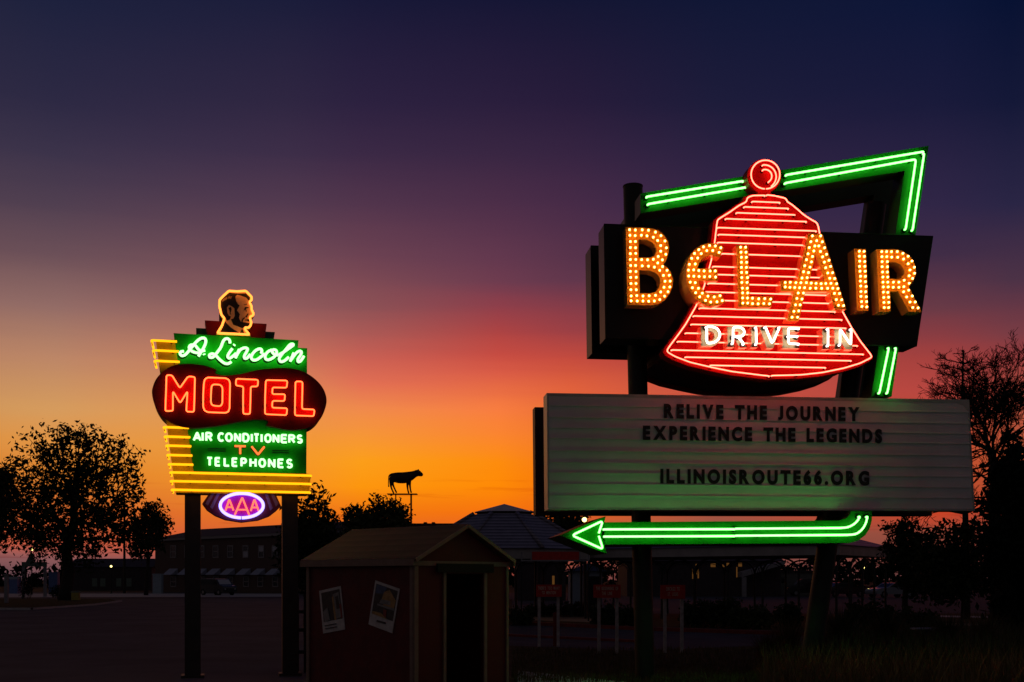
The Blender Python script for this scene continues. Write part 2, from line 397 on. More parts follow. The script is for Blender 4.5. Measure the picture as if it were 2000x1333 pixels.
def neon(name, pts, r, mat, parent, panel=None, closed=False, ends=True, rad=.03, n=8, supports=True):
    """glass tube; its ends turn back into black housings on the panel at local y = panel"""
    mb = MB(); pts = [Vector(p) for p in pts]
    if panel is not None and not closed and ends:
        a = pts[0].copy(); b = pts[-1].copy()
        pa = Vector((a.x, a.y + (panel - a.y) * .55, a.z)); pb = Vector((b.x, b.y + (panel - b.y) * .55, b.z))
        full = fillet([pa] + pts + [pb], rad)
        for q in (pa, pb): mb.cyl((q.x, q.y - .004, q.z), (q.x, panel, q.z), r * 1.9, r * 2.4, 10, 1)
    else: full = fillet(pts, rad, closed=closed) if rad else pts
    mb.tube(full, r, n, closed, 0)
    if panel is not None and supports:      # little glass stand-offs
        L = 0.0; nxt = .35
        for a, b in zip(pts, pts[1:]):
            d = (b - a).length
            while L + d > nxt:
                p = a + (b - a) * ((nxt - L) / d)
                mb.box(p.x - .006, p.x + .006, p.y + r * .6, panel, p.z - r - .012, p.z - r * .3, 1); nxt += .62
            L += d
    return mb.build(name, [M[mat], M['housing']], parent)

# ------------------------------------------------------------------ ground, roads, paths
def sheet(name, pts, m, z, kind='structure', lab=None):
    mb = MB(); mb.add([(p[0], p[1], z) for p in pts], [tuple(range(len(pts)))])
    o = mb.build(name, m); o.data.polygons[0].use_smooth = False; tag(o, kind=kind); return o
mb = MB(); mb.add([(-1500, -60, 0), (1500, -60, 0), (1500, 2500, 0), (-1500, 2500, 0)], [(0, 1, 2, 3)])
tag(mb.build('ground', M['soil']), kind='structure')
def gp(pts): return [G(a, b) for a, b in pts]
# the wide asphalt lot on the left runs back to the street
sheet('parking_lot', [(-60, 2), (-3.2, 2), (-3.2, 22), (-1.6, 34), (-2.5, 62), (-2, 100), (-60, 104)], M['lot'], .004)
sheet('street', [(-160, 104.2), (170, 88), (180, 124), (-160, 160)], M['asphalt'], .006)
sheet('road', gp([(1000, 1200), (2600, 1198), (2600, 1166), (1000, 1164)]), M['asphalt'], .008)
p = gp([(960, 1216), (1250, 1228), (1700, 1242), (2300, 1250), (2300, 1262), (1700, 1262), (1480, 1262), (1250, 1272), (960, 1260)])
sheet('path', p, M['asphalt'], .004)
def kerb(name, pts, h, wd, m):
    mb = MB(); q = [G(a, b) for a, b in pts]
    L = [(v.x, v.y) for v in q]; R = [(v.x, v.y + wd) for v in q]
    for i in range(len(q) - 1):
        v = [(*L[i], 0), (*L[i + 1], 0), (*R[i + 1], 0), (*R[i], 0), (*L[i], h), (*L[i + 1], h), (*R[i + 1], h), (*R[i], h)]
        mb.add(v, [(0, 1, 5, 4), (4, 5, 6, 7), (2, 3, 7, 6), (0, 4, 7, 3), (1, 2, 6, 5)])
    return tag(mb.build(name, m), kind='structure')
kerb('kerb', [(960, 1218), (1250, 1232), (1700, 1247), (2300, 1258)], .12, .3, M['red_kerb'])
kerb('kerb', [(960, 1242), (1250, 1256)], .07, .25, M['red_kerb'])
sheet('gravel_strip', gp([(1000, 1211), (1180, 1217), (1180, 1205), (1000, 1206)]), M['tan_strip'], .010)
sheet('gravel_strip', gp([(1840, 1262), (1945, 1263), (1945, 1256), (1840, 1255)]), M['tan_strip'], .012)
sheet('road_edge_line', gp([(1480, 1209), (1512, 1209), (1512, 1204), (1480, 1204)]), M['tan_strip'], .012)
sheet('road_edge_line', gp([(1835, 1206), (1945, 1208), (1945, 1205), (1835, 1203)]), M['concrete'], .012)
sheet('road_edge_line', gp([(1835, 1222), (1945, 1224), (1945, 1220), (1835, 1218)]), M['tan_strip'], .012)
sheet('sidewalk', gp([(1011, 1311), (1300, 1342), (1700, 1365), (1700, 1500), (1011, 1500)]), M['concrete'], .010)
sheet('lawn_island', gp([(-700, 1190), (60, 1190), (180, 1182), (232, 1176), (215, 1170), (-700, 1170)]), M['lawn'], .010)
kerb('kerb', [(-700, 1192), (60, 1192), (185, 1183), (236, 1176)], .12, .3, M['concrete'])
sheet('sidewalk', gp([(-300, 1168), (560, 1166), (560, 1160), (-300, 1160)]), M['concrete'], .012)

# ================================================================== DRIVE-IN SIGN
TH = radians(6.3)
A = Plane(1070, 18.2, TH)
sign = thing('drive_in_sign', 'tall drive-in sign with red neon bell, bulb letters, green arrow and white message board', 'sign', A.O, TH)
LP = A.L; PP = A.P
# poles
mb = MB(); a = PP(1260, 1331, -.85); b = PP(1236, 366, -.85); a.z = 0; mb.cyl(a, b, .165, .165, 24)
mb.cyl(b, (b.x, b.y, b.z + .02), .172, .172, 24); mb.build('pole', M['pole'], sign)
mb = MB(); a = PP(1578, 1330, -.85); b = PP(1712, 400, -.85); a.z = -.05; mb.cyl(a, b, .18, .165, 24)
tag(mb.build('pole', M['pole'], sign), 'slanted dark pole under the right side')
# letter cabinets, front and rear
BOX = [(1180, 438), (1822, 462), (1790, 677), (1183, 661)]
bp = A.poly(BOX)
for nm, y0, y1 in (('letter_cabinet', 0, .5), ('letter_cabinet', 1.2, 1.75)):
    mb = MB(); mb.prism(bp, y0, y1)
    # seam trims on the edges
    for i in range(4):
        p, q = bp[i], bp[(i + 1) % 4]
        mb.tube([(p[0], y0 - .001, p[1]), (q[0], y0 - .001, q[1])], .008, 4)
    mb.build(nm, M['box_black'], sign)
# green arrow beams (the upper dog-leg, front and rear)
BEAM = [(1251, 378), (1814, 285), (1741.5, 775), (1702, 775), (1767, 334), (1251, 417)]
bq = A.poly(BEAM, -.03)
mb = MB(); mb.prism(bq, .03, .46, mat=0, side=1); beam = mb.build('arrow_shaft', [M['beam_green'], M['beam_side']], sign)
mb = MB(); mb.prism(bq, 1.23, 1.66, mat=0, side=1); mb.build('arrow_shaft', [M['beam_side'], M['beam_side']], sign)
tw = .05; py_ = .03
for pts in ([(1263.5, 384.6), (1451.6, 354)], [(1266, 399), (1459, 366)], [(1536, 342), (1804, 296.6)], [(1805, 300), (1782.5, 449.6)],
            [(1534, 358), (1789, 311.5), (1769, 447.6)], [(1736, 680), (1717.5, 768)], [(1750, 680), (1733, 768)]):
    neon('neon_tube', [PP(x, y, tw) for x, y in pts], .0165, 'green_tube', beam, py_, rad=.05)
# lower arrow
ARW = [(1179, 1020.5), (1640, 1017), (1652, 1013), (1660, 1005), (1662, 998.5), (1703, 998.5), (1703, 1016), (1699, 1032), (1690, 1046), (1676, 1056), (1659, 1061), (1181, 1064)]
mb = MB(); mb.prism(A.poly(ARW, .13), -.13, 1.35, mat=0, side=1); arrow = mb.build('arrow_shaft', [M['beam_green'], M['beam_side']], sign)
mb = MB(); mb.prism(A.poly([(1093.5, 1046), (1183, 1009), (1175, 1044), (1185, 1082)], .15), -.15, 1.27, mat=0, side=1); head = mb.build('arrow_head', [M['beam_green'], M['beam_side']], sign)
tw = .23
neon('neon_tube', [PP(x, y, tw) for x, y in [(1169.5, 1042), (1177.5, 1017.5), (1117, 1046), (1178, 1073.5), (1169.5, 1047)]], .0165, 'green_tube', head, -.15, rad=.06, ends=False)
for pts in ([(1180, 1034.4), (1435, 1034)], [(1181, 1048.5), (1435, 1047.4)]):
    neon('neon_tube', [PP(x, y, tw) for x, y in pts], .0165, 'green_tube', arrow, -.13)
for pts in ([(1438.5, 1033.2), (1640, 1031.7), (1656, 1030), (1668, 1024), (1675, 1017), (1679, 1010)], [(1438.5, 1046.8), (1655, 1045.2), (1672, 1043), (1684, 1034), (1691, 1022), (1694, 1010)]):
    q = [PP(x, y, tw) for x, y in pts]; neon('neon_tube', q[:1] + spline(q[1:], 5), .0165, 'green_tube', arrow, -.13, rad=.01)
# bell
nL = [(1503, 735), (1480.7, 732.5), (1429.5, 726), (1389, 717.7), (1348, 708), (1319, 697), (1305, 689), (1302.5, 685), (1307.5, 677), (1325, 653.7), (1339, 634), (1358.6, 600), (1375, 560.7), (1389, 510), (1395.6, 476), (1401, 431), (1405.4, 427), (1425, 415), (1443, 402), (1458, 394.7), (1459.5, 386.5), (1470, 382.4), (1494.5, 382)]
nR = [(1498, 381), (1514, 383), (1535, 388), (1537.4, 394.5), (1546.5, 400), (1558, 409.7), (1571, 421), (1586, 430.5), (1595, 435), (1598, 442), (1600.7, 456), (1606, 500), (1619, 550), (1646, 610), (1663, 640), (1679.6, 666), (1700.6, 693), (1702.5, 697.5), (1698.5, 700.6), (1679.6, 710), (1648, 719.5), (1606, 728), (1564, 732.6), (1508, 734)]
BF = .25                                   # bell face stands this far in front of the cabinet
outl = A.poly(nL + nR, BF + .08)
pan = offset(outl, .045)
mb = MB(); mb.prism(pan, -BF, 0.0); bell = mb.build('bell_panel', M['bell_red'], sign)
mb = MB(); mb.prism(offset(pan, -.03), .001, 1.45); mb.build('bell_body', M['bell_dark'], sign)
mb = MB(); mb.prism(pan, 1.451, 1.7); mb.build('bell_panel', M['bell_red'], sign)
for nn in (nL, nR):
    neon('neon_tube', [PP(x, y, BF + .08) for x, y in nn], .0105, 'red_tube', bell, -BF, rad=.04)
STR = [(1469.6, 394, 1523.7), (1454, 404.5, 1540.4), (1439, 416, 1553), (1418, 427.7, 1575.5), (1402, 445, 1595), (1404, 458.5, 1590), (1402.5, 474, 1592), (1409.5, 496, 1600),
       (1393, 521, 1603), (1391, 536.4, 1608), (1384, 554, 1611), (1378, 570.6, 1616), (1376, 586.5, 1622), (1367, 602.3, 1632), (1355, 617.6, 1645), (1350.5, 634, 1652.7), (1339.5, 651, 1664),
       (1324, 667.6, 1675.4), (1312, 684, 1687), (1339, 698, 1663), (1388, 714, 1613)]
for x0, y0, x1 in STR:
    a = PP(x0, y0, BF + .08); bx = LP(x1, y0 + .025 * (x1 - x0), BF + .08)
    neon('neon_tube', [a, Vector((bx[0], a.y, a.z))], .0105, 'red_tube', bell, -BF)
# ball on top of the bell
def circ(cx, cy, r, a0, a1, n): return [(cx + r * cos(radians(a0 + (a1 - a0) * i / n)), cy - r * sin(radians(a0 + (a1 - a0) * i / n))) for i in range(n + 1)]
cball = circ(1492.5, 344, 33, -68, 248, 40)
mb = MB(); mb.prism(A.poly(cball + [(1479, 384), (1506, 384)], BF - .01), -BF + .01, .05, mat=0, side=0); ball = mb.build('bell_ball', M['bell_red'], sign)
mb = MB(); mb.prism(A.poly(circ(1492.5, 344, 31, 0, 351, 39), BF), .051, 1.5); mb.build('bell_ball', M['bell_dark'], sign)
w1 = BF + .07
neon('neon_tube', [PP(x, y, w1) for x, y in circ(1495, 341.4, 28, 267, -87, 44)], .0105, 'red_tube', ball, -BF + .01, rad=0, ends=False)
neon('neon_tube', [PP(x, y, w1) for x, y in circ(1493, 345.5, 23, 97, -48, 20)], .0105, 'red_tube', ball, -BF + .01, rad=.02)
neon('neon_tube', [PP(x, y, w1) for x, y in circ(1494.5, 344.5, 13, 108, -55, 14)], .0105, 'red_tube', ball, -BF + .01, rad=.02)

# ---- bulb letters
bm_ = MB(); bm_.cyl((0, 0, 0), (0, -.024, 0), .030, .024, 12, 1); bm_.sphere((0, -.042, 0), .0160, 10, 7, 0); bulb_me = bm_.mesh('bulb', [M['bulb'], M['letter_face']])
def bulb_letter(label, outer, holes, bulbs, zf, wf, wb):
    mb = MB(); mb.prism(A.poly(zf(outer), wf), -wf, -wb, [A.poly(zf(h), wf) for h in holes], 0, 1)
    o = mb.build('bulb_letter', [M['letter_face'], M['letter_side']], sign); o['label'] = label
    for p in zf(bulbs):
        q = PP(p[0] - 0.6, p[1] + 0.8, wf + .03)
        b = bpy.data.objects.new('bulb', bulb_me); COL.objects.link(b); b.parent = o; b.location = (q.x, -wf, q.z)
    return o
z = zc(1200, 430, 6.35)
bulb_letter('bulb-lit letter B, the tallest at the left', [(140, 92), (400, 97), (470, 105), (540, 130), (585, 158), (620, 190), (665, 260), (682, 345), (670, 430), (640, 510), (605, 550), (655, 590), (700, 645), (728, 735), (722, 830), (685, 920), (620, 1000), (540, 1045), (460, 1058), (160, 1053)],
  [[(300, 240), (400, 246), (470, 280), (515, 335), (525, 385), (500, 440), (445, 467), (301, 467)], [(310, 622), (440, 628), (520, 662), (565, 720), (572, 780), (550, 850), (505, 895), (450, 908), (315, 908)]],
  [(190,118),(262,122),(347,120),(425,125),(512,148),(580,192),(630,258),(647,343),(640,423),(597,492),(600,575),(655,622),(682,683),(693,755),(690,828),(667,887),(625,942),(565,985),(497,1002),(428,1005),(357,1002),(285,1002),(210,1000),(195,188),(260,192),(337,187),(407,195),(485,212),(538,252),(577,315),(577,385),(545,450),(485,485),(413,492),(340,490),(268,487),(200,488),(263,265),(200,265),(200,340),(265,342),(200,415),(267,412),(205,562),(265,562),(347,567),(425,570),(498,582),(540,530),(565,622),(610,685),(630,757),(617,832),(577,890),(512,932),(433,938),(357,940),(280,935),(210,940),(200,635),(270,637),(205,710),(273,708),(208,785),(270,785),(207,862),(273,863)], z, .25, 0)
z = zc(1320, 430, 6.35)
bulb_letter('bulb-lit rounded letter E', [(598, 345), (560, 312), (480, 290), (400, 288), (320, 308), (250, 352), (190, 415), (150, 500), (132, 600), (128, 700), (138, 790), (172, 880), (225, 960), (300, 1028), (380, 1065), (460, 1073), (540, 1060), (617, 1022), (553, 897), (480, 925), (400, 910), (340, 870), (300, 815), (277, 755), (522, 755), (520, 606), (268, 600), (285, 540), (320, 490), (370, 455), (440, 440), (500, 450), (545, 470)], [],
  [(560,343),(492,320),(420,315),(345,332),(287,367),(233,413),(198,473),(170,547),(158,620),(162,692),(180,768),(207,838),(247,900),(297,950),(370,995),(435,1015),(512,1012),(578,998),(538,400),(460,377),(387,378),(317,415),(273,470),(242,543),(223,617),(287,625),(352,630),(427,630),(490,630),(225,695),(290,698),(357,702),(423,698),(495,705),(243,775),(282,845),(330,905),(400,942),(477,952),(550,937)], z, .47, 0)
ys = (335,397,460,522,585,648,712,772,843,902,965,1028)
bulb_letter('bulb-lit letter L beside the rounded E', [(750, 312), (900, 312), (918, 948), (1215, 950), (1183, 1083), (775, 1083)], [],
  list(zip((805,810,815,815,815,817,820,820,827,830,830,833), ys)) + list(zip((867,872,875,880,877,880,890,885,887,893,890,893), ys)) + [(953,967),(1030,975),(1105,972),(1178,978),(953,1035),(1022,1037),(1093,1033),(1162,1037)], z, .47, BF)
z = zc(1500, 430, 6.35)
bulb_letter('bulb-lit letter A with a long crossbar', [(497, 170), (675, 172), (972, 1112), (827, 1112), (757, 890), (462, 890), (383, 1253), (235, 1253), (318, 888), (158, 888), (153, 750), (362, 750)], [[(592, 428), (700, 750), (513, 752)]],
  [(552,195),(533,267),(513,340),(498,417),(478,490),(457,565),(442,640),(423,717),(605,255),(583,320),(570,382),(553,450),(540,518),(522,582),(503,650),(487,713),(655,195),(675,268),(703,343),(728,423),(757,498),(778,573),(802,652),(828,723),(852,788),(868,848),(888,910),(915,987),(938,1060),(632,320),(652,388),(678,455),(700,520),(717,590),(743,655),(767,720),(782,783),(805,843),(825,908),(848,985),(875,1055),(215,773),(278,770),(348,775),(410,775),(477,775),(537,780),(597,783),(660,788),(718,785),(215,828),(273,833),(333,835),(393,838),(455,838),(525,843),(595,843),(667,845),(740,845),(375,903),(440,903),(360,970),(423,978),(343,1050),(400,1050),(323,1130),(383,1125),(300,1203),(368,1203)], z, .47, BF - .02)
z = zc(1640, 430, 6.35)
bulb_letter('bulb-lit letter I between A and R', [(180, 358), (325, 360), (357, 1125), (213, 1128)], [],
  list(zip((245,245,250,247,253,260,257,263,265,265,272,277), (385,447,508,573,632,695,755,817,885,945,1010,1070))) + list(zip((303,308,312,313,317,320,320,328,323,330,335,338), (387,450,513,572,633,697,762,823,887,950,1010,1075))), z, .27, 0)
bulb_letter('bulb-lit letter R at the right end', [(458, 365), (700, 366), (760, 378), (820, 408), (880, 455), (930, 540), (947, 620), (935, 700), (900, 775), (858, 835), (1017, 1138), (857, 1140), (725, 887), (627, 887), (635, 1135), (487, 1137)],
  [[(608, 520), (690, 524), (755, 555), (797, 610), (800, 670), (760, 722), (720, 735), (620, 730)]],
  [(523,390),(583,390),(643,390),(715,390),(785,412),(850,447),(897,507),(927,583),(930,658),(905,722),(862,782),(525,453),(585,453),(647,458),(720,460),(793,482),(850,540),(873,618),(862,690),(800,745),(735,768),(667,768),(598,768),(538,768),(527,515),(592,515),(527,578),(593,578),(533,643),(593,643),(537,705),(597,705),(542,828),(602,828),(665,832),(735,832),(797,825),(543,892),(598,895),(548,958),(607,955),(550,1020),(610,1018),(553,1083),(608,1083),(857,868),(793,888),(900,940),(832,952),(937,1015),(873,1015),(973,1088),(908,1083)], z, .27, 0)

# ---- small neon channel letters
z = zc(1350, 620, 5.882); CW = .50; TW = .60
def channel(label, outer, holes, tubes):
    mb = MB(); mb.prism(A.poly(z(outer), CW), -CW, -BF - .0, [A.poly(z(h), CW) for h in holes], 0, 1)
    o = mb.build('channel_letter', [M['drive_face'], M['drive_side']], sign); o['label'] = label
    for t in tubes:
        neon('neon_tube', [PP(x, y, TW) for x, y in z(t)], .017, 'white_tube', o, -CW, rad=.04, supports=False)
channel('small white neon letter D', [(112, 97), (250, 97), (310, 125), (343, 180), (343, 240), (310, 300), (250, 335), (112, 335)], [[(195, 158), (240, 162), (265, 195), (265, 240), (240, 268), (195, 272)]], [[(178, 112), (180, 300), (250, 295), (300, 270), (330, 220), (330, 180), (300, 130), (250, 110), (190, 108)]])
channel('small white neon letter R in the first word', [(415, 105), (560, 100), (610, 125), (628, 170), (615, 215), (580, 242), (640, 352), (560, 352), (502, 255), (490, 255), (490, 347), (418, 347)], [[(490, 165), (535, 165), (548, 180), (535, 203), (490, 203)]], [[(478, 300), (482, 115), (560, 112), (605, 140), (612, 180), (590, 215), (540, 222), (490, 222)], [(540, 224), (603, 308)]])
channel('small white neon letter I in the first word', [(690, 110), (760, 110), (762, 350), (690, 350)], [], [[(745, 116), (748, 308)]])
channel('small white neon letter V', [(780, 110), (850, 111), (908, 270), (955, 113), (1022, 115), (942, 357), (870, 357)], [], [[(853, 112), (930, 303), (1014, 118)]])
channel('small white neon letter E', [(1050, 115), (1242, 118), (1242, 172), (1120, 172), (1120, 200), (1228, 200), (1228, 272), (1120, 272), (1120, 300), (1242, 300), (1242, 360), (1050, 358)], [], [[(1240, 128), (1115, 125), (1117, 304), (1240, 308)], [(1120, 218), (1224, 220)]])
channel('small white neon letter I in the last word', [(1506, 125), (1580, 127), (1582, 368), (1508, 368)], [], [[(1572, 132), (1572, 325)]])
channel('small white neon letter N', [(1645, 132), (1722, 134), (1778, 235), (1778, 135), (1852, 136), (1852, 376), (1775, 376), (1718, 272), (1720, 370), (1648, 368)], [], [[(1710, 317), (1710, 134), (1834, 320), (1838, 138)]])

# ---- message board
BRD = [(1068, 768), (1893, 781), (1904, 998), (1070, 996)]
mb = MB(); BW = -.05
mb = MB(); mb.prism(A.poly(BRD, BW), -BW, .45); board = mb.build('message_board', M['board_white'], sign)
mb = MB(); mb.prism([LP(x, y) for x, y in BRD], 1.5, 1.8); mb.build('message_board', M['bell_dark'], sign)
fr = MB()
inn = [(1072, 774), (1868, 787), (1884, 793), (1891, 805), (1900, 994), (1073, 992)]
fr.prism(A.poly(BRD, BW + .006), -BW - .006, -BW - .0005, [A.poly(inn, BW + .006)]); fr.build('board_frame', M['board_frame'], board)
zb = LP(1072, 992)[1]; zt = LP(1072, 774)[1]
for yy in (791, 814, 834.6, 855, 879, 902, 922, 944, 965.6):
    a = LP(1073, yy, BW + .02); xr = LP(1893 + (yy - 790) * .035, yy + 8, BW + .02)[0]; by = -BW
    mb = MB(); mb.box(a[0], xr, by - .007, by - .0005, a[1] - .010, a[1] + .010); mb.box(a[0], xr, by - .013, by - .0075, a[1] - .011, a[1] - .005)
    for k in range(8): mb.cyl((a[0] + .4 + k * .88, by - .0072, a[1] + .004), (a[0] + .4 + k * .88, by - .016, a[1] + .004), .006, .006, 6)
    mb.build('letter_rail', M['board_white'], board)
GL = {}
def glyph(ch, off=0.0, ext=.012):
    key = (ch, off, ext)
    if key in GL: return GL[key]
    cu = bpy.data.curves.new('glyph', 'FONT'); cu.body = ch; cu.size = 1.0; cu.offset = off; cu.extrude = ext; cu.resolution_u = 5
    ob = bpy.data.objects.new('glyph', cu); COL.objects.link(ob); bpy.context.view_layer.update()
    dg = bpy.context.evaluated_depsgraph_get(); me = bpy.data.meshes.new_from_object(ob.evaluated_get(dg))
    v = [tuple(x.co) for x in me.vertices]; f = [tuple(p.vertices) for p in me.polygons]
    bpy.data.objects.remove(ob); bpy.data.curves.remove(cu); bpy.data.meshes.remove(me)
    x0 = min(p[0] for p in v); x1 = max(p[0] for p in v)
    GL[key] = (v, f, x0, x1); return GL[key]
def text_line(txt, x0, x1, z0, z1, y, name, m, parent, off=.028, gap=.16, space=.42, depth=.012, one=None):
    """row of separate letters between x0 and x1 (local), cap height z0..z1; front at local y"""
    capv = glyph('H', off)[0]; cb = min(p[1] for p in capv); ch_ = max(p[1] for p in capv) - cb
    ws = [space if c == ' ' else glyph(c, off)[3] - glyph(c, off)[2] for c in txt]
    tot = sum(ws) + gap * (len(txt) - 1); kx = (x1 - x0) / tot; kz = (z1 - z0) / ch_; x = x0
    for c, wd in zip(txt, ws):
        if c != ' ':
            v, f, gx0, gx1 = glyph(c, off); V = []
            lo, sc = cb, 1.0
            if c == 'J': lo = min(p[1] for p in v); sc = ch_ / (max(p[1] for p in v) - lo)
            for p in v: V.append((x + (p[0] - gx0) * kx, y + (-p[2] + .012) / .024 * depth, z0 + (p[1] - lo) * sc * kz))
            if one is not None: one.add(V, f)
            else:
                mb = MB(); mb.add(V, f); mb.build(name, m, parent)
        x += (wd + gap) * kx
for txt, xa, ya, xb, yb, h in (('RELIVE THE JOURNEY', 1297, 817, 1679, 821, 28), ('EXPERIENCE THE LEGENDS', 1256, 859.5, 1723, 863.5, 28), ('ILLINOISROUTE66.ORG', 1290, 944.5, 1698, 946.5, 28.5)):
    a = LP(xa, ya, BW + .024); b = LP(xb, yb, BW + .024); c = LP(xa, ya - h, BW + .024)
    text_line(txt, a[0], b[0], a[1], c[1], -BW - .024, 'message_letter', M['board_black'], board, off=.05, gap=.20, space=.40, depth=.012)

# ================================================================== MOTEL SIGN
TM = radians(15)
B = Plane(470, 19.5, TM); LP = B.L; PP = B.P
motel = thing('motel_sign', 'stepped green and red neon motel sign topped by a bearded portrait, on two brown posts', 'sign', B.O, TM)
for x0, x1, xb0 in ((361, 392, 358), (551, 581, 551)):
    a = LP(x0, 964, -.2)[0]; b = LP(x1, 964, -.2)[0]
    mb = MB(); mb.box(a, b, .08, .36, -.02, LP(470, 900)[1]); mb.box(a - .06, b + .06, .02, .42, -.02, .05); mb.build('post', M['steel_brown'], motel)
mb = MB(); mb.prism(B.poly([(339, 651), (583, 665), (582, 679.6), (600, 680.5), (598.4, 925.5), (375, 921), (346, 713)]), 0, .5); green = mb.build('green_panel', M['m_green'], motel)
mb = MB(); mb.prism(B.poly([(304, 664), (341, 664), (378, 921), (598.6, 925.6), (607, 927), (604, 965.5), (343, 963)], .02), -.02, .52); yel = mb.build('yellow_fin', M['m_yellow'], motel)
mb = MB(); mb.prism(B.poly([(383, 641), (537, 649), (535, 662), (383, 655)], -.12), .12, .4); mb.build('stepped_panel', M['m_green_dim'], motel)
mb = MB(); mb.prism(B.poly([(400, 626), (521, 633), (517.5, 661), (404.5, 655)], -.06), .06, .45); mb.build('stepped_panel', M['m_crimson'], motel)
mb = MB(); mb.prism(B.poly([(428, 612), (440, 612), (440, 640), (428, 640)], -.2), .2, .36); mb.build('stub', M['steel_brown'], motel)
for (x, y, x2, y2) in ((296, 665, 345.5, 667), (299, 684.5, 349, 687), (302, 705, 351, 706.4), (320, 834.6, 369, 836.6), (322, 853, 371.7, 854), (325, 870.7, 373.6, 871.7), (327, 889, 375.6, 889.6), (329.7, 907, 377.5, 907.8)):
    a = PP(x, y, .09); b = PP(x2, y2, .09); b.z = a.z
    neon('neon_tube', [(a.x, .56, a.z), a, b], .020, 'yellow_tube', yel, -.02, ends=False, rad=.04)
for (x, y, x2, y2) in ((332.7, 923, 607.7, 929), (333.6, 940, 606.8, 945.4), (335.6, 957, 605.8, 961)):
    a = PP(x, y, .09); b = PP(x2, y2, .09); b.z = a.z
    neon('neon_tube', [(a.x, .56, a.z), a, b, (b.x, .56, b.z)], .020, 'yellow_tube', yel, -.02, ends=False, rad=.04)
BLOB = [(296.7, 767.5), (299, 754), (305, 740.5), (315.5, 728.5), (329, 718.8), (345.5, 712.8), (365, 711), (383, 712), (401, 715), (422, 721.8), (419.3, 726), (422, 730.8), (434, 733.5), (449, 733.5), (470, 730.8), (502.5, 723.3), (534, 719.8), (559.5, 719.2), (579, 721.8), (597, 728.5), (612, 738), (625.5, 751), (634.5, 766), (638, 782.5), (635, 799), (627, 817), (613.5, 830.5), (597, 837), (577.5, 840.7), (558, 839.8), (540, 835.8), (520.5, 831.3), (523.5, 826.8), (522, 822), (513, 820), (495, 820), (472.5, 823), (450, 827.5), (425, 832), (395, 836), (369.5, 836), (350, 832.8), (332, 824.5), (320, 817), (309.5, 805), (300.5, 787)]
mb = MB(); mb.prism(sp2(B.poly(BLOB, .15), 4), -.15, .55, mat=0, side=1); blob = mb.build('letter_panel', [M['m_maroon'], M['bell_dark']], motel)
zl = zc(290, 655, 6.665); zr = zc(450, 655, 6.665)
def ml(label, z, outs, holes=(), rad=.035):
    w = .15
    mb = MB(); mb.prism([tuple((p.x, p.y)) for p in fillet([(*q, 0) for q in B.poly(z(outs), w + .06)], rad, 3, True)], -w - .006, -w + .004, [[(p.x, p.y) for p in fillet([(*q, 0) for q in B.poly(z(h), w + .06)], rad, 3, True)] for h in holes])
    o = mb.build('motel_letter', M['m_red'], motel); o['label'] = label
    for t in [outs] + list(holes):
        pts = [PP(x, y, w + .065) for x, y in z(t)]
        a = pts[-1] + (pts[0] - pts[-1]) * .48; b = pts[-1] + (pts[0] - pts[-1]) * .53
        neon('neon_tube', [b] + pts + [a], .0118, 'motel_tube', o, -w - .006, rad=rad, supports=False)
ml('red neon outline letter M', zl, [(220, 988), (235, 520), (305, 522), (408, 690), (515, 538), (605, 545), (592, 1000), (492, 995), (508, 730), (412, 885), (318, 730), (318, 985)])
ml('red neon outline letter O', zl, [(712, 780), (722, 620), (735, 575), (770, 552), (1000, 560), (1045, 580), (1062, 625), (1055, 950), (1040, 995), (1000, 1012), (770, 1002), (728, 978), (712, 930)], [[(813, 785), (818, 680), (830, 652), (855, 640), (925, 645), (955, 665), (965, 700), (962, 880), (950, 912), (925, 925), (855, 920), (822, 905), (812, 870)]], rad=.02)
ml('red neon outline letter T', zr, [(165, 800), (168, 668), (70, 655), (75, 568), (362, 582), (355, 668), (265, 668), (255, 1028), (167, 1025)])
ml('red neon outline letter E', zr, [(452, 800), (462, 585), (742, 592), (732, 685), (548, 680), (543, 768), (712, 770), (704, 858), (546, 855), (542, 945), (740, 952), (730, 1042), (450, 1028)])
ml('red neon outline letter L', zr, [(842, 830), (848, 603), (938, 605), (932, 962), (1095, 970), (1085, 1055), (840, 1045)])
# script
def script(label, z, strokes):
    obs = None
    for st in strokes:
        q = spline([PP(x, y, .10) for x, y in z(st)], 6)
        mbx = MB(); mbx.tube(q, .023, 8)
        if obs is None: obs = mbx
        else:
            obs.add(mbx.v, mbx.f, 0, True)
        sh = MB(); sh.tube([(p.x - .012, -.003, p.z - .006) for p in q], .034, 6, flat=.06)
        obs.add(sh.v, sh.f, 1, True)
    o = obs.build('script_letter', [M['script_tube'], M['m_black']], green); o['label'] = label
script('mint neon script capital A', zl, [[(462, 212), (425, 215), (412, 245), (440, 268), (490, 245), (560, 160), (630, 80), (690, 40), (735, 45), (745, 90), (720, 160), (650, 275)], [(690, 228), (620, 228), (560, 205), (530, 165), (550, 130), (605, 132), (650, 185), (690, 205), (738, 200)]])
script('mint neon full stop', zl, [[(722, 244), (726, 256)]])
script('mint neon script capital L', zl, [[(1062, 105), (1052, 60), (1015, 45), (975, 75), (940, 160), (890, 230), (840, 285), (800, 288), (795, 258), (835, 242), (880, 268), (930, 320), (990, 365), (1040, 370), (1078, 345)]])
script('mint neon script letter i', zr, [[(55, 122), (45, 135)], [(25, 175), (-12, 225), (-35, 275), (-15, 300), (25, 280), (75, 235)]])
script('mint neon first script letter n', zr, [[(115, 185), (65, 298)], [(75, 275), (125, 195), (185, 165), (222, 178), (212, 215), (182, 270), (188, 303), (220, 295), (260, 250)]])
script('mint neon script letter c', zr, [[(400, 238), (408, 195), (380, 178), (330, 200), (288, 245), (272, 290), (295, 323), (345, 318), (400, 280), (445, 240)]])
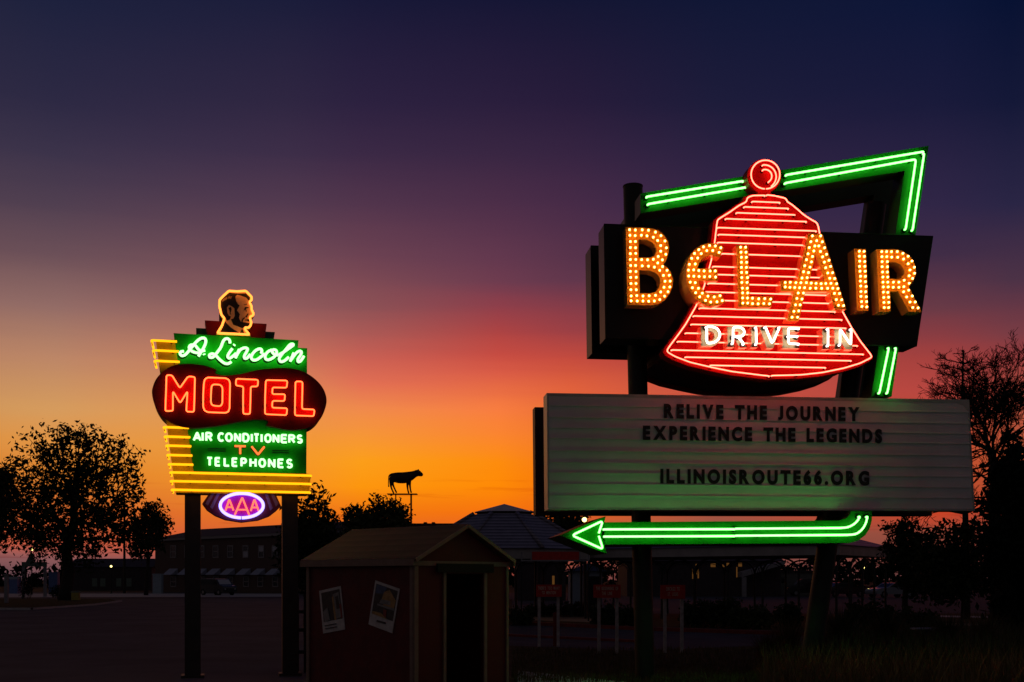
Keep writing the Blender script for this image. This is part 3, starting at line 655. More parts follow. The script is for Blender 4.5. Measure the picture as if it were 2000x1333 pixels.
script('mint neon script letter o', zr, [[(540, 192), (490, 215), (455, 262), (460, 308), (500, 320), (560, 290), (600, 240), (595, 200), (560, 190), (545, 218), (575, 250), (625, 260)]])
script('mint neon script letter l', zr, [[(625, 258), (690, 222), (765, 170), (818, 130), (805, 115), (770, 130), (720, 190), (660, 262), (635, 310), (658, 345), (705, 332), (760, 285)]])
script('mint neon last script letter n', zr, [[(825, 230), (778, 342)], [(790, 320), (850, 240), (897, 208), (925, 220), (912, 260), (880, 312), (884, 346), (915, 335), (957, 272)]])
# block neon words
def arc(cx, cy, rx, ry, a0, a1, n=10): return [(cx + rx * cos(radians(a0 + (a1 - a0) * i / n)), cy + ry * sin(radians(a0 + (a1 - a0) * i / n))) for i in range(n + 1)]
F = {'A': [[(0, 0), (.5, 1), (1, 0)], [(.2, .32), (.8, .32)]], 'I': [[(.5, 0), (.5, 1)]],
 'R': [[(0, 0), (0, 1), (.5, 1)] + arc(.55, .76, .42, .24, 90, -90, 8) + [(.1, .52)], [(.5, .5), (1, 0)]],
 'C': [arc(.52, .5, .5, .5, 45, 315, 14)], 'O': [arc(.5, .5, .5, .5, 90, 450, 18)], 'N': [[(0, 0), (0, 1), (1, 0), (1, 1)]],
 'D': [[(0, .02), (0, 1), (.4, 1)] + arc(.45, .5, .5, .5, 90, -90, 10) + [(.05, 0)]], 'T': [[(0, 1), (1, 1)], [(.5, .97), (.5, 0)]],
 'E': [[(1, 1), (0, 1), (0, 0), (1, 0)], [(.03, .52), (.85, .52)]], 'L': [[(0, 1), (0, 0), (1, 0)]],
 'P': [[(0, 0), (0, 1), (.5, 1)] + arc(.55, .72, .42, .28, 90, -90, 8) + [(.1, .44)]], 'H': [[(0, 0), (0, 1)], [(1, 0), (1, 1)], [(.03, .52), (.97, .52)]],
 'V': [[(0, 1), (.5, 0), (1, 1)]],
 'S': [arc(.5, .75, .46, .25, 25, 270, 9) + arc(.5, .25, .48, .25, 90, -155, 9)[1:]]}
z2 = zc(280, 780, 5.126)
def word(txt, xs, xe, yt0, yt1, yb0, yb1, m, r, wf=.07):
    X0, X1 = xs[0], xe[-1]
    for c, a, b in zip(txt, xs, xe):
        ta = (a - X0) / (X1 - X0); tb = (b - X0) / (X1 - X0)
        mb = MB()
        for st in F[c]:
            q = []
            for (u, v) in st:
                x = a + (b - a) * u; t = (x - X0) / (X1 - X0)
                yt = yt0 + (yt1 - yt0) * t; yb = yb0 + (yb1 - yb0) * t
                pxy = z2([(x, yb + (yt - yb) * v)])[0]; q.append(PP(pxy[0], pxy[1], wf))
            q = fillet(q, .012)
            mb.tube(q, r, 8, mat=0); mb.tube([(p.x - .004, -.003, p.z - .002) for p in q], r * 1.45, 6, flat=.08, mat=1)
        o = mb.build('neon_letter', [M[m], M['m_black']], green); o['label'] = 'neon letter ' + c + ' of a sign word'
word('AIRCONDITIONERS', (505, 583, 630, 752, 828, 918, 1000, 1084, 1110, 1181, 1220, 1303, 1385, 1460, 1545), (572, 605, 682, 805, 886, 968, 1056, 1088, 1155, 1187, 1275, 1353, 1436, 1512, 1586), 335, 365, 412, 436, 'text_tube', .019)
word('TV', (914, 1084), (1024, 1212), 470, 476, 548, 556, 'tv_tube', .017)
word('TELEPHONES', (640, 724, 813, 894, 982, 1072, 1162, 1258, 1352, 1440), (688, 766, 858, 938, 1028, 1124, 1218, 1312, 1400, 1486), 588, 608, 662, 684, 'text_tube', .019)
for x0, x1, ya in ((645, 825, 492), (645, 825, 514), (1287, 1457, 510), (1287, 1457, 532)):
    q = B.poly(z2([(x0, ya), (x1, ya + 3), (x1, ya + 11), (x0, ya + 8)]), .002); mb = MB(); mb.prism(q, -.003, .001); mb.build('painted_bar', M['m_black'], green)
# oval emblem hanging under the sign
dk = [(412.7, 958), (395, 984), (404, 996), (420, 1007), (440, 1015), (472, 1020), (505, 1016), (527, 1008), (540, 998), (549, 989), (535, 958)]
mb = MB(); mb.prism(B.poly(dk, -.06), .06, .4); emb = mb.build('emblem_panel', M['aaa_panel'], motel)
for p in ([(420, 962), (414, 962), (401, 984), (406, 988)], [(431, 962), (425, 962), (410, 991), (415, 995)], [(516, 962), (522, 962), (533, 993), (528, 998)], [(527, 962), (533, 962), (544, 984), (539, 990)]):
    mb = MB(); mb.prism(B.poly(p, -.055), .054, .061); mb.build('emblem_band', M['aaa_arc'], emb)
ov = arc(472.2, 988, 42, 23.8, 0, 351, 39)
mb = MB(); mb.prism(B.poly(ov, -.055), .050, .061); mb.build('emblem_field', M['aaa_field'], emb)
q = [PP(x, y, .02) for x, y in arc(472.2, 988, 42, 23.8, 92, 450, 44)]
neon('neon_tube', q, .026, 'blue_tube', emb, .06, rad=0, ends=False, supports=False)
for ap, l, r_, bar in (((860, 1003), (822, 1117), (903, 1115), 1082), ((990, 985), (915, 1160), (1060, 1160), 1107), ((1112, 1003), (1075, 1120), (1155, 1120), 1085)):
    mb = MB(); t = lambda a: PP(*z2([a])[0], .0)
    mb.tube(fillet([t(l), t(ap), t(r_)], .02), .015, 8)
    f = (bar - ap[1]) / (l[1] - ap[1]); mb.tube([t((ap[0] + (l[0] - ap[0]) * f, bar)), t((ap[0] + (r_[0] - ap[0]) * f, bar))], .013, 8)
    mb.build('neon_letter', M['aaa_tube'], emb)
# portrait
zh = zc(410, 550, 10.254)
HD = [(150, 1035), (240, 890), (290, 740), (230, 670), (190, 500), (195, 370), (260, 300), (380, 190), (540, 200), (720, 190), (835, 310), (835, 370), (790, 415), (835, 500), (832, 560), (875, 650), (855, 690), (808, 700), (803, 750), (830, 820), (812, 890), (770, 930), (705, 920), (702, 960), (790, 1065)]
mb = MB(); mb.prism(offset(B.poly(zh(HD), .12), .012), -.06, .1, mat=0, side=1); port = mb.build('portrait_panel', [M['tan_face'], M['m_yellow']], motel)
q = [PP(x, y, .125) for x, y in zh(HD)]; neon('neon_tube', q, .019, 'head_tube', port, -.06, closed=True, rad=.02, supports=False)
def ink(pts, m='m_black', d=.004):
    mb = MB(); mb.prism(B.poly(zh(pts), .062), -.06 - d, -.059); return mb.build('painted_area', M[m], port)
ink([(215, 375), (262, 315), (390, 225), (560, 245), (720, 240), (800, 320), (800, 378), (770, 370), (720, 320), (620, 285), (540, 265), (510, 310), (530, 400), (560, 460), (592, 480), (575, 520), (540, 580), (600, 660), (580, 730), (620, 810), (700, 825), (800, 840), (790, 890), (700, 910), (650, 940), (560, 900), (470, 870), (420, 760), (470, 745), (500, 690), (490, 540), (440, 500), (380, 470), (340, 520), (345, 620), (380, 690), (420, 700), (400, 760), (340, 790), (310, 730), (250, 650), (218, 500)])
ink([(205, 1030), (262, 900), (300, 800), (420, 930), (590, 1035)])
ink([(675, 590), (700, 520), (770, 512), (775, 530), (720, 545), (738, 600), (725, 610), (708, 560)])
ink([(675, 470), (740, 448), (742, 462), (700, 470)])
ink([(640, 765), (690, 715), (705, 735), (668, 770), (650, 830), (632, 800)])
ink([(700, 770), (790, 750), (790, 800), (760, 805), (745, 785), (705, 785)])
ink([(712, 705), (760, 640), (775, 650), (745, 715), (720, 720)])
ink([(600, 1035), (645, 950), (692, 1038)])
ink([(372, 530), (422, 510), (434, 560), (412, 640), (428, 660), (400, 665), (392, 590)])
for i, (a, b) in enumerate(((250, 385), (272, 370), (295, 355), (318, 350), (355, 335), (385, 320), (410, 330))):
    ink([(a, b + 25), (a + 14, b - 30), (a + 22, b - 26), (a + 12, b + 22)], 'tan_face', .007)

# ================================================================== SHED
R = random.Random(7)
ths = atan2(.7229, .69); C0 = W(809, HOR, 16.0); C0.z = 0
shed = thing('garden_shed', 'small dark red shed with tan trim, open doorway and two tilted photo prints', 'shed', C0, ths)
SX, SY, EZ, RZ = 1.92, 2.52, 1.96, 2.47
mb = MB()
mb.prism([(0, 0), (.60, 0), (.60, 1.78), (1.38, 1.78), (1.38, 0), (SX, 0), (SX, EZ), (SX / 2, RZ - .03), (0, EZ)], 0, .06)
mb.box(0, .06, .061, SY, 0, EZ - .002); mb.box(SX - .06, SX, .061, SY, 0, EZ - .002)
mb.prism([(.061, 0), (SX - .061, 0), (SX - .061, EZ), (SX / 2, RZ - .05), (.061, EZ)], SY - .06, SY)
mb.build('wall', M['shed_red'], shed)
mb = MB(); mb.box(.065, SX - .065, .07, SY - .07, .01, .05); mb.build('floor', M['shed_dark'], shed)
rf = MB()
for sgn in (0, 1):
    e = -.07 if sgn == 0 else SX + .05; ez = EZ - .01
    rf.add([(e, -.10, ez), (SX / 2, -.10, RZ), (SX / 2, SY + .10, RZ), (e, SY + .10, ez), (e, -.10, ez + .05), (SX / 2, -.10, RZ + .05), (SX / 2, SY + .10, RZ + .05), (e, SY + .10, ez + .05)],
           [(0, 1, 2, 3), (4, 5, 6, 7), (0, 1, 5, 4), (2, 3, 7, 6), (0, 3, 7, 4), (1, 2, 6, 5)])
roof = rf.build('roof', M['shed_roof'], shed)
def rod(nm, pts, wd, dp, m, par):
    """square batten between two points"""
    a, b = Vector(pts[0]), Vector(pts[1]); mb = MB(); t = (b - a).normalized(); y = Vector((0, 1, 0)); s = t.cross(y).normalized() if abs(t.y) < .9 else Vector((1, 0, 0)); y = s.cross(t)
    V = [p + s * i * wd / 2 + y * j * dp / 2 for p in (a, b) for i, j in ((-1, -1), (1, -1), (1, 1), (-1, 1))]
    mb.add(V, [(0, 1, 2, 3), (4, 5, 6, 7), (0, 1, 5, 4), (1, 2, 6, 5), (2, 3, 7, 6), (3, 0, 4, 7)]); return mb.build(nm, m, par)
T = M['shed_trim']
rod('fascia', [(-.08, -.09, EZ - .015), (-.08, SY + .09, EZ - .015)], .03, .10, T, shed)
rod('fascia', [(SX + .06, -.09, EZ - .015), (SX + .06, SY + .09, EZ - .015)], .03, .10, T, shed)
rod('gable_trim', [(-.07, -.112, EZ + .01), (SX / 2, -.112, RZ + .02)], .05, .024, T, shed)
rod('gable_trim', [(SX + .05, -.112, EZ + .01), (SX / 2, -.114, RZ + .02)], .05, .024, T, shed)
rod('gable_trim', [(-.06, -.014, EZ - .03), (SX + .06, -.014, EZ - .03)], .07, .026, T, shed)
for x, y in ((.02, -.014), (SX - .03, -.014)): rod('corner_board', [(x, y, 0), (x, y, EZ - .07)], .075 if x < 1 else .05, .024, T, shed)
for x, y in ((-.014, .035), (-.014, SY - .02)):
    mb = MB(); mb.box(x - .012, x + .012, y - .035, y + .035, 0, EZ - .06); mb.build('corner_board', T, shed)
for (x0, x1, z0, z1) in ((.545, .60, 0, 1.84), (1.38, 1.44, 0, 1.84), (.601, 1.379, 1.781, 1.84)):
    mb = MB(); mb.box(x0, x1, -.028, -.002, z0, z1); mb.build('door_frame', M['shed_trim'] if z0 == 0 else M['shed_red'], shed)
mb = MB(); mb.box(.40, 1.55, -.06, -.03, 1.80, 1.93); mb.build('door_track', M['shed_dark'], shed)
# photo prints on the long side (local x = 0 plane facing -x)
def side_pt(px, py, off=.0):
    r = Vector(((px - 1000) / FPX, 1, (HOR - py) / FPX)); n = Vector((cos(ths), sin(ths), 0)); o = Vector(C0) - n * off
    t = (o - Vector((0, 0, CAMH))).dot(n) / r.dot(n); p = Vector((0, 0, CAMH)) + r * t - Vector(C0)
    return (p.dot(Vector((-sin(ths), cos(ths), 0))), p.z)
def poster(label, quad, patches):
    mb = MB(); mb.prism([side_pt(*q, .012) for q in quad], -.012, -.001, axis='x'); o = mb.build('photo_print', M['poster_white'], shed); o['label'] = label
    a, b, c, d = [Vector(q) for q in quad]
    for i, (m, pts) in enumerate(patches):
        q = [(a + (b - a) * u) * (1 - v) + (d + (c - d) * u) * v for u, v in pts]
        mb = MB(); e = .0135 + .0015 * i; mb.prism([side_pt(p.x, p.y, e) for p in q], -e, -.0115, axis='x'); mb.build('picture_area', M[m], o)
poster('left tilted print with a dark doorway picture', [(623.3, 1154.6), (665, 1145), (673.5, 1230), (631, 1237.8)],
  [('poster_dark', [(.08, .06), (.94, .06), (.94, .74), (.08, .74)]), ('poster_grey', [(.6, .15), (.88, .12), (.9, .7), (.62, .72)]), ('poster_gold', [(.55, .2), (.63, .2), (.66, .74), (.58, .74)]), ('poster_dark', [(.70, .22), (.84, .2), (.86, .5), (.72, .5)]), ('poster_red', [(.86, .4), (.94, .4), (.94, .72), (.88, .72)]), ('poster_grey', [(.1, .5), (.3, .42), (.36, .72), (.12, .74)]), ('poster_dark', [(.1, .82), (.62, .82), (.62, .84), (.1, .84)]), ('poster_dark', [(.1, .89), (.62, .89), (.62, .91), (.1, .91)])])
poster('right tilted print with a golden building picture', [(733, 1134), (780.7, 1150.8), (766, 1237.5), (719.5, 1219.8)],
  [('poster_dark', [(.06, .06), (.94, .06), (.94, .74), (.06, .74)]), ('poster_blue', [(.08, .07), (.5, .07), (.4, .22), (.08, .28)]), ('poster_gold', [(.42, .18), (.62, .10), (.92, .28), (.9, .5), (.5, .5), (.36, .34)]), ('poster_grey', [(.34, .36), (.72, .33), (.74, .42), (.30, .46)]), ('poster_grey', [(.22, .48), (.9, .46), (.92, .51), (.22, .52)]), ('poster_red', [(.5, .56), (.62, .56), (.64, .72), (.52, .72)]), ('poster_gold', [(.07, .68), (.4, .66), (.7, .74), (.07, .74)]), ('poster_dark', [(.3, .84), (.66, .82), (.66, .86), (.3, .88)])])

# ================================================================== BACKGROUND BUILDINGS
BB = Plane(380, 150, radians(-42.6)); LB = BB.L
bk = thing('brick_building', 'two storey brick building with white framed windows and small pale awnings across the lot', 'building', BB.O, BB.th)
u0 = LB(303, 1100)[0]; u1 = LB(640, 1100)[0]
mb = MB(); mb.box(u0, u1, 0, 13, -.05, 7.0); mb.build('wall', M['brick'], bk)
mb = MB(); mb.box(u0 - .3, u1 + .3, -.35, 13.3, 7.0, 7.35); mb.build('cornice', M['white_trim'], bk)
mb = MB(); a, b = u0 - .35, u1 + .35
mb.add([(a, -.4, 7.351), (b, -.4, 7.351), (b, 13.4, 7.351), (a, 13.4, 7.351), (a + 5, 4.5, 8.7), (b - 3, 4.5, 8.7), (b - 3, 9, 8.7), (a + 5, 9, 8.7)], [(0, 1, 5, 4), (1, 2, 6, 5), (2, 3, 7, 6), (3, 0, 4, 7), (4, 5, 6, 7), (0, 1, 2, 3)]); mb.build('roof', M['roof_dark'], bk)
def bwin(px, y0, y1, blind=None):
    a = LB(px - 5.5, 1100)[0]; b = LB(px + 5.5, 1100)[0]; zt = LB(px, y0)[1]; zb = LB(px, y1)[1]
    mb = MB(); mb.box(a, b, -.06, .02, zb, zb + .14); mb.box(a, b, -.06, .02, zt - .14, zt); mb.box(a, a + .14, -.06, .02, zb + .14, zt - .14); mb.box(b - .14, b, -.06, .02, zb + .14, zt - .14); mb.box(a + .14, b - .14, -.05, .02, (zb + zt) / 2 - .05, (zb + zt) / 2 + .05)
    f = mb.build('window', M['white_trim'], bk)
    mb = MB(); mb.box(a + .14, b - .14, -.012, .01, zb + .14, zt - .14); mb.build('pane', M['pane'], f)
    if blind: mb = MB(); z0 = zb + (zt - zb) * blind[0]; z1 = zb + (zt - zb) * blind[1]; mb.box(a + .13, b - .13, -.04, -.02, z0, z1); mb.build('blind', M['blind'], f)
for px, bl in ((338.5, None), (366, None), (394, None), (421.5, None), (450, None), (480, (.05, .55)), (510.5, (.5, .95)), (537, (.55, .95)), (566, None)): bwin(px, 1065.5, 1090, bl)
for px in (341, 369, 397, 424, 452, 483, 511, 540, 569):
    bwin(px - 2, 1126, 1147)
    a = LB(px - 11, 1100)[0]; b = LB(px + 7, 1100)[0]; zt = LB(px, 1111)[1]; zb = LB(px, 1123)[1]
    mb = MB(); mb.add([(a + .2, -.02, zt), (b, -.02, zt), (b, -1.1, zb), (a + .2, -1.1, zb), (a + .2, -.02, zb), (b, -.02, zb)], [(0, 1, 2, 3), (0, 3, 4), (1, 2, 5), (3, 2, 5, 4), (0, 1, 5, 4)]); mb.build('awning', M['awning'], bk)
def simple_house(name, label, px0, px1, ytop, D, depth, wm, rm, rise=0, cat='building', th=0.0, roof='gable'):
    P_ = Plane((px0 + px1) / 2, D, th); t = thing(name, label, cat, P_.O, th)
    a = P_.L(px0, 1100)[0]; b = P_.L(px1, 1100)[0]; z = P_.L(px0, ytop)[1]
    mb = MB(); mb.box(a, b, 0, depth, -.05, z); mb.build('wall', wm, t)
    mb = MB(); e = .3
    if roof == 'gable': mb.prism([(a - e, z + .001), (b + e, z + .001), ((a + b) / 2, z + rise)], -e, depth + e)
    elif roof == 'flat': mb.box(a - .15, b + .15, -.15, depth + .15, z + .001, z + .25)
    else: mb.prism([(-e, z + .001), (depth + e, z + .001), (depth * .5, z + rise)], a - e, b + e, axis='x')
    mb.build('roof', rm, t); return t, P_
t, P_ = simple_house('blue_shed', 'pale blue gabled shed with a dark door seen through the arcade', 1117, 1176, 1116, 75, 5, M['blue_wall'], M['blue_roof'], .5, 'shed')
a = P_.L(1150, 1100)[0]; mb = MB(); mb.box(a, a + .75, -.03, .01, 0, 1.9); mb.build('door', M['shed_dark'], t)
t, P_ = simple_house('far_shop', 'dark low building with slim lit windows behind the arcade', 1225, 1525, 1096, 112, 10, M['roof_dark'], M['roof_dark'], 1.0, 'building', 0, 'long')
for px0, px1, y0, y1 in ((1352, 1355.5, 1110, 1131), (1358.5, 1364, 1102, 1122), (1362.5, 1365, 1116, 1130), (1388, 1397.5, 1101, 1108), (1411, 1415, 1103, 1108), (1419, 1424, 1100, 1107), (1442, 1449, 1100, 1107), (1438, 1440, 1108, 1128)):
    a = P_.L(px0, y0); b = P_.L(px1, y1); mb = MB(); mb.box(a[0], b[0], -.04, .01, b[1], a[1]); mb.build('lit_window', M['lit_window'], t)
a = P_.L(1440, 1118); b = P_.L(1522, 1096); mb = MB(); mb.prism([(a[0], a[1]), (b[0], b[1]), (b[0], b[1] - .35), (a[0], a[1] - .5)], -2.5, -.02); mb.build('porch_roof', M['white_trim'], t)
a = P_.L(1440, 1118); mb = MB(); mb.box(a[0], a[0] + .4, -2.5, -2.1, 0, a[1] - .5); mb.build('porch_post', M['white_trim'], t)
t, P_ = simple_house('grey_store', 'low grey rendered building with one dark window beyond the cars', 1508, 1600, 1119, 118, 8, M['far_wall'], M['roof_dark'], .3, 'building', 0, 'flat')
a = P_.L(1526, 1127); b = P_.L(1534, 1139); mb = MB(); mb.box(a[0], b[0], -.04, .01, b[1], a[1]); mb.build('window', M['pane'], t)
t, P_ = simple_house('far_block', 'dark flat roofed building with two chimneys on the horizon left of the tiled pavilion', 796, 930, 1027, 130, 10, M['roof_dark'], M['roof_dark'], .3, 'building', 0, 'flat')
for px in (829, 845):
    a = P_.L(px - 3, 1021); b = P_.L(px + 3, 1027); mb = MB(); mb.box(a[0], b[0], 1, 2, b[1] + .251, a[1] + .1); mb.build('chimney', M['roof_dark'], t)
t, P_ = simple_house('far_house', 'long low dark building behind the big left tree', 130, 296, 1108, 175, 9, M['roof_dark'], M['roof_dark'], 1.4, 'building', 0, 'long')
for px in (185, 201, 232, 252):
    a = P_.L(px - 5, 1130); b = P_.L(px + 5, 1146); mb = MB(); mb.box(a[0], b[0], -.04, .01, b[1], a[1]); mb.build('window', M['green_board'], t)
t, P_ = simple_house('lit_office', 'dark building with one narrow yellow lit window behind the first red roadside sign', 1005, 1105, 1100, 90, 6, M['roof_dark'], M['roof_dark'], .3, 'building', 0, 'flat')
a = P_.L(1078.5, 1125); b = P_.L(1083, 1142); mb = MB(); mb.box(a[0], b[0], -.04, .01, b[1], a[1])
mb.build('lit_window', M['lit_window'], t)

# ---- tiled pavilion with pale cupola
D = 50.0; c = W(985, HOR, D); c.z = 0
pv = thing('tiled_pavilion', 'eight-sided tile-roofed pavilion with a pale pointed cupola behind the shed', 'pavilion', c)
def ring(r, z, n=8, ph=22.5): return [(r * cos(radians(ph + 360 * i / n)), r * sin(radians(ph + 360 * i / n)), z) for i in range(n)]
mb = MB(); V = ring(4.15, 2.98) + ring(1.45, 4.55); mb.add(V, [(i, (i + 1) % 8, (i + 1) % 8 + 8, i + 8) for i in range(8)] + [tuple(range(8))[::-1], tuple(range(8, 16))]); rfo = mb.build('roof', M['tile'], pv)
for i in range(8):
    mb = MB(); mb.tube([Vector(V[i]) + Vector((0, 0, .03)), Vector(V[i + 8]) + Vector((0, 0, .03))], .10, 6); mb.build('ridge_tiles', M['tile'], rfo)
mb = MB(); V = ring(1.3, 4.55) + ring(1.3, 4.66); mb.add(V, [(i, (i + 1) % 8, (i + 1) % 8 + 8, i + 8) for i in range(8)] + [tuple(range(8, 16))]); mb.build('cupola_wall', M['roof_dark'], pv)
mb = MB(); V = ring(1.42, 4.66) + [(0, 0, 5.05)]; mb.add(V, [(i, (i + 1) % 8, 8) for i in range(8)] + [tuple(range(8))[::-1]]); mb.build('cupola', M['cupola'], pv)
mb = MB(); V = ring(4.0, 2.55) + ring(4.0, 2.975); mb.add(V, [(i, (i + 1) % 8, (i + 1) % 8 + 8, i + 8) for i in range(8)]); mb.build('fascia', M['fascia'], pv)
for p in ring(3.8, 0): mb = MB(); mb.cyl(p, (p[0], p[1], 2.7), .06, .05, 8); mb.build('column', M['iron'], pv)
# red banner board fixed along the near fascia
a = W(1039, 1094, 45.5); b = W(1131, 1078, 45.5); mb = MB()
bn = thing('banner_board', 'long dark red board in a thin white frame under the pavilion eaves', 'sign', (a.x, a.y, 0))
mb.box(0, b.x - a.x, 0, .05, a.z, b.z); mb.build('board', M['sign_red'], bn)
mb = MB(); L_ = b.x - a.x + .35; mb.box(-.45, L_, -.02, .03, a.z - .06, a.z - .002); mb.box(L_, L_ + .06, -.02, .03, a.z - .06, b.z + .1); mb.box(L_ - .35, L_ - .29, -.02, -.001, a.z, b.z); mb.box(-.45, -.39, -.02, .03, a.z, b.z); mb.box(-.06, 0, -.02, .03, a.z, b.z); mb.build('frame', M['white_trim'], bn)
for x in (-.42, L_ + .03): mb = MB(); mb.box(x - .03, x + .03, .032, .1, 0, a.z); mb.build('post', M['iron'], bn)

# ---- long arcade with iron arches
th = atan2(-.567, .824); c = W(1640, HOR, 44.0); c.z = 0
ar = thing('arcade', 'long hip-roofed open arcade with white fascia and slender dark iron arches', 'pavilion', c, th)
LX, LY, FZ0, FZ1 = 15.6, 7.3, 2.66, 3.06
mb = MB()
for bx in ((-LX, 0, 0, .08), (-LX, 0, LY - .08, LY), (-LX, -LX + .08, .081, LY - .081), (-.08, 0, .081, LY - .081)): mb.box(*bx, FZ0, FZ1)
mb.build('fascia', M['fascia'], ar)
e = .12; mb = MB(); h = 4.25
mb.add([(-LX - e, -e, FZ1 + .002), (e, -e, FZ1 + .002), (e, LY + e, FZ1 + .002), (-LX - e, LY + e, FZ1 + .002), (-LX + 3.6, LY / 2, h), (-3.6, LY / 2, h)], [(0, 1, 5, 4), (1, 2, 5), (2, 3, 4, 5), (3, 0, 4), (0, 1, 2, 3)]); mb.build('roof', M['tile'], ar)
sx = 1.53; ncol = 11
colmb = MB(); colmb.cyl((0, 0, 0), (0, 0, 2.15), .055, .045, 8); colmb.cyl((0, 0, 0), (0, 0, .25), .09, .07, 8); col_me = colmb.mesh('column', [M['iron']])
am = MB()
am.tube([(sx / 2 - sx / 2 * cos(pi * i / 14), 0, 1.95 + .62 * sin(pi * i / 14)) for i in range(15)], .042, 6)
am.tube([(sx / 2 - sx * .42 * cos(pi * i / 14), 0, 1.95 + .50 * sin(pi * i / 14)) for i in range(15)], .016, 5)
arch_me = am.mesh('arch', [M['iron']])
for row, yy in ((0, .35), (1, LY - .35)):
    for i in range(ncol):
        o = bpy.data.objects.new('column', col_me); COL.objects.link(o); o.parent = ar; o.location = (-.25 - i * sx, yy, 0)
        if i < ncol - 1:
            o = bpy.data.objects.new('arch', arch_me); COL.objects.link(o); o.parent = ar; o.location = (-.25 - (i + 1) * sx, yy, 0)
for k in range(1, 4):
    o = bpy.data.objects.new('column', col_me); COL.objects.link(o); o.parent = ar; o.location = (-.25, .35 + k * 1.65, 0)
    for q in (0,):
        o = bpy.data.objects.new('arch', arch_me); COL.objects.link(o); o.parent = ar; o.location = (-.25, .35 + (k - 1) * 1.65, 0); o.rotation_euler = (0, 0, radians(90))

# ================================================================== ROADSIDE SIGNS
def road_sign(label, px0, px1, yt, yb, ybase, lines, legs):
    D = CAMH * FPX / (ybase - HOR); c = W((px0 + px1) / 2, HOR, D); c.z = 0
    t = thing('roadside_sign', label, 'sign', c, radians(-2), 'small red lettered signs along the path')
    k = D / FPX; wd = (px1 - px0) * k; z1 = CAMH + (HOR - yt) * k; z0 = CAMH + (HOR - yb) * k
    mb = MB(); mb.box(-wd / 2, wd / 2, -.02, .02, z0, z1); pn = mb.build('panel', M['sign_red'], t)
    mb = MB(); H = z1 - z0
    for i, (tx, f) in enumerate(lines):
        zz = z1 - H * (.42 if i == 0 else .80); text_line(tx, -wd / 2 * f, wd / 2 * f, zz, zz + H * .27, -.028, '', None, None, .02, .2, .5, .008, mb)
    mb.build('lettering', M['sign_cream'], pn)
    for lx in legs:
        x = (lx - (px0 + px1) / 2) * k; mb = MB(); mb.box(x - .038, x + .038, .0205, .07, 0, z1 - .05); mb.build('leg', M['sign_post'], t)
road_sign("red roadside sign nearest the shed, its long words in two lines", 1047, 1097, 1142.5, 1166, 1264, [("THERE'S TOO MANY", .84), ('TO MENTION', .55)], (1053, 1090))
road_sign('red roadside sign beside the thick green pole, its short second line centred', 1159, 1212, 1142.5, 1168, 1277, [('THE BEGINNING OF', .82), ('THE LINE', .38)], (1170, 1205))
road_sign('red roadside sign to the right of the thick green pole', 1290, 1338, 1143, 1170, 1276, [('CHICAGO TO', .55), ('ST. LOUIS', .42)], (1299, 1332))
c = G(1085, 1263); o = thing('wooden_post', 'short dark red wooden post in front of the first roadside sign', 'post', c)
mb = MB(); mb.box(-.06, .06, -.06, .06, 0, .82); mb.prism([(-.07, .8205), (.07, .8205), (0, .88)], -.07, .07); mb.build('post', M['red_kerb'], o)

# ================================================================== COW FIGURE ON ITS POLE
D = 74.0; k = D / FPX; c = W(803, HOR, D); c.z = 0
cow = thing('cow_figure', 'dark life-size cow figure standing on a platform on a tall pole', 'statue', c)
zc_ = lambda y: CAMH + (HOR - y) * k
xx = lambda x: (x - 803) * k
vs = []; es = []; rs = []
def chain(pts, start=None):
    prev = start
    for (x, y, d, r) in pts:
        vs.append((xx(x), d, zc_(y))); rs.append(r)
        if prev is not None: es.append((prev, len(vs) - 1))
        prev = len(vs) - 1
    return prev
chain([(767, 933, 0, .38)])
rump = chain([(763.2, 928.5, 0, .15)], 0)                                            # pelvis (root)
chain([(776, 933.5, 0, .40), (787, 934, 0, .40), (797, 933, 0, .39)], 0)
SH = len(vs) - 1
neck = chain([(805, 928.5, 0, .29), (812, 924.5, 0, .20)], SH)
hd = chain([(816.5, 922.5, 0, .20), (821.5, 926.5, 0, .155), (826, 930, 0, .11)], neck)
for s_ in (-1, 1):
    chain([(814.5, 920.5, .20 * s_, .05), (812.5, 919.8, .34 * s_, .03)], neck + 1)
    chain([(817, 918.5, .10 * s_, .035), (817.5, 917, .14 * s_, .02)], neck + 1)
for s_, dx in ((-1, 1), (1, -3.5)):
    chain([(766 + dx * .6, 939, .17 * s_, .17), (766 + dx, 945, .20 * s_, .10), (768 + dx * 1.4, 951, .20 * s_, .062), (771 + dx * 1.5, 958, .20 * s_, .055), (774 + dx * 1.5, 964, .20 * s_, .06)], 0)
for s_, dx in ((-1, 2), (1, -4)):
    chain([(799 + dx * .5, 939, .16 * s_, .14), (799 + dx, 948, .18 * s_, .075), (800 + dx, 957, .18 * s_, .055), (802 + dx, 964, .18 * s_, .06)], SH)
chain([(760, 929, 0, .06), (759, 937, 0, .035), (758.5, 946, 0, .03), (759.5, 952, 0, .05)], rump)
me = bpy.data.meshes.new('body'); me.from_pydata(vs, es, []); me.materials.append(M['cow'])
o = bpy.data.objects.new('body', me); COL.objects.link(o); o.parent = cow
md = o.modifiers.new('skin', 'SKIN')
if not me.skin_vertices: me.attributes.new('skin', 'FLOAT', 'POINT')
for i, sv in enumerate(me.skin_vertices[0].data): sv.radius = (rs[i], rs[i]); sv.use_root = (i == 0)
md.use_smooth_shade = True; o.modifiers.new('sub', 'SUBSURF').levels = 2; o.modifiers['sub'].render_levels = 2
mb = MB(); mb.box(xx(757), xx(815), -.35, .35, zc_(966.5), zc_(965)); mb.build('platform', M['cow'], cow)
mb = MB(); mb.cyl((0, 0, 0), (0, 0, zc_(966.5)), .07, .06, 10); mb.build('pole', M['cow'], cow)
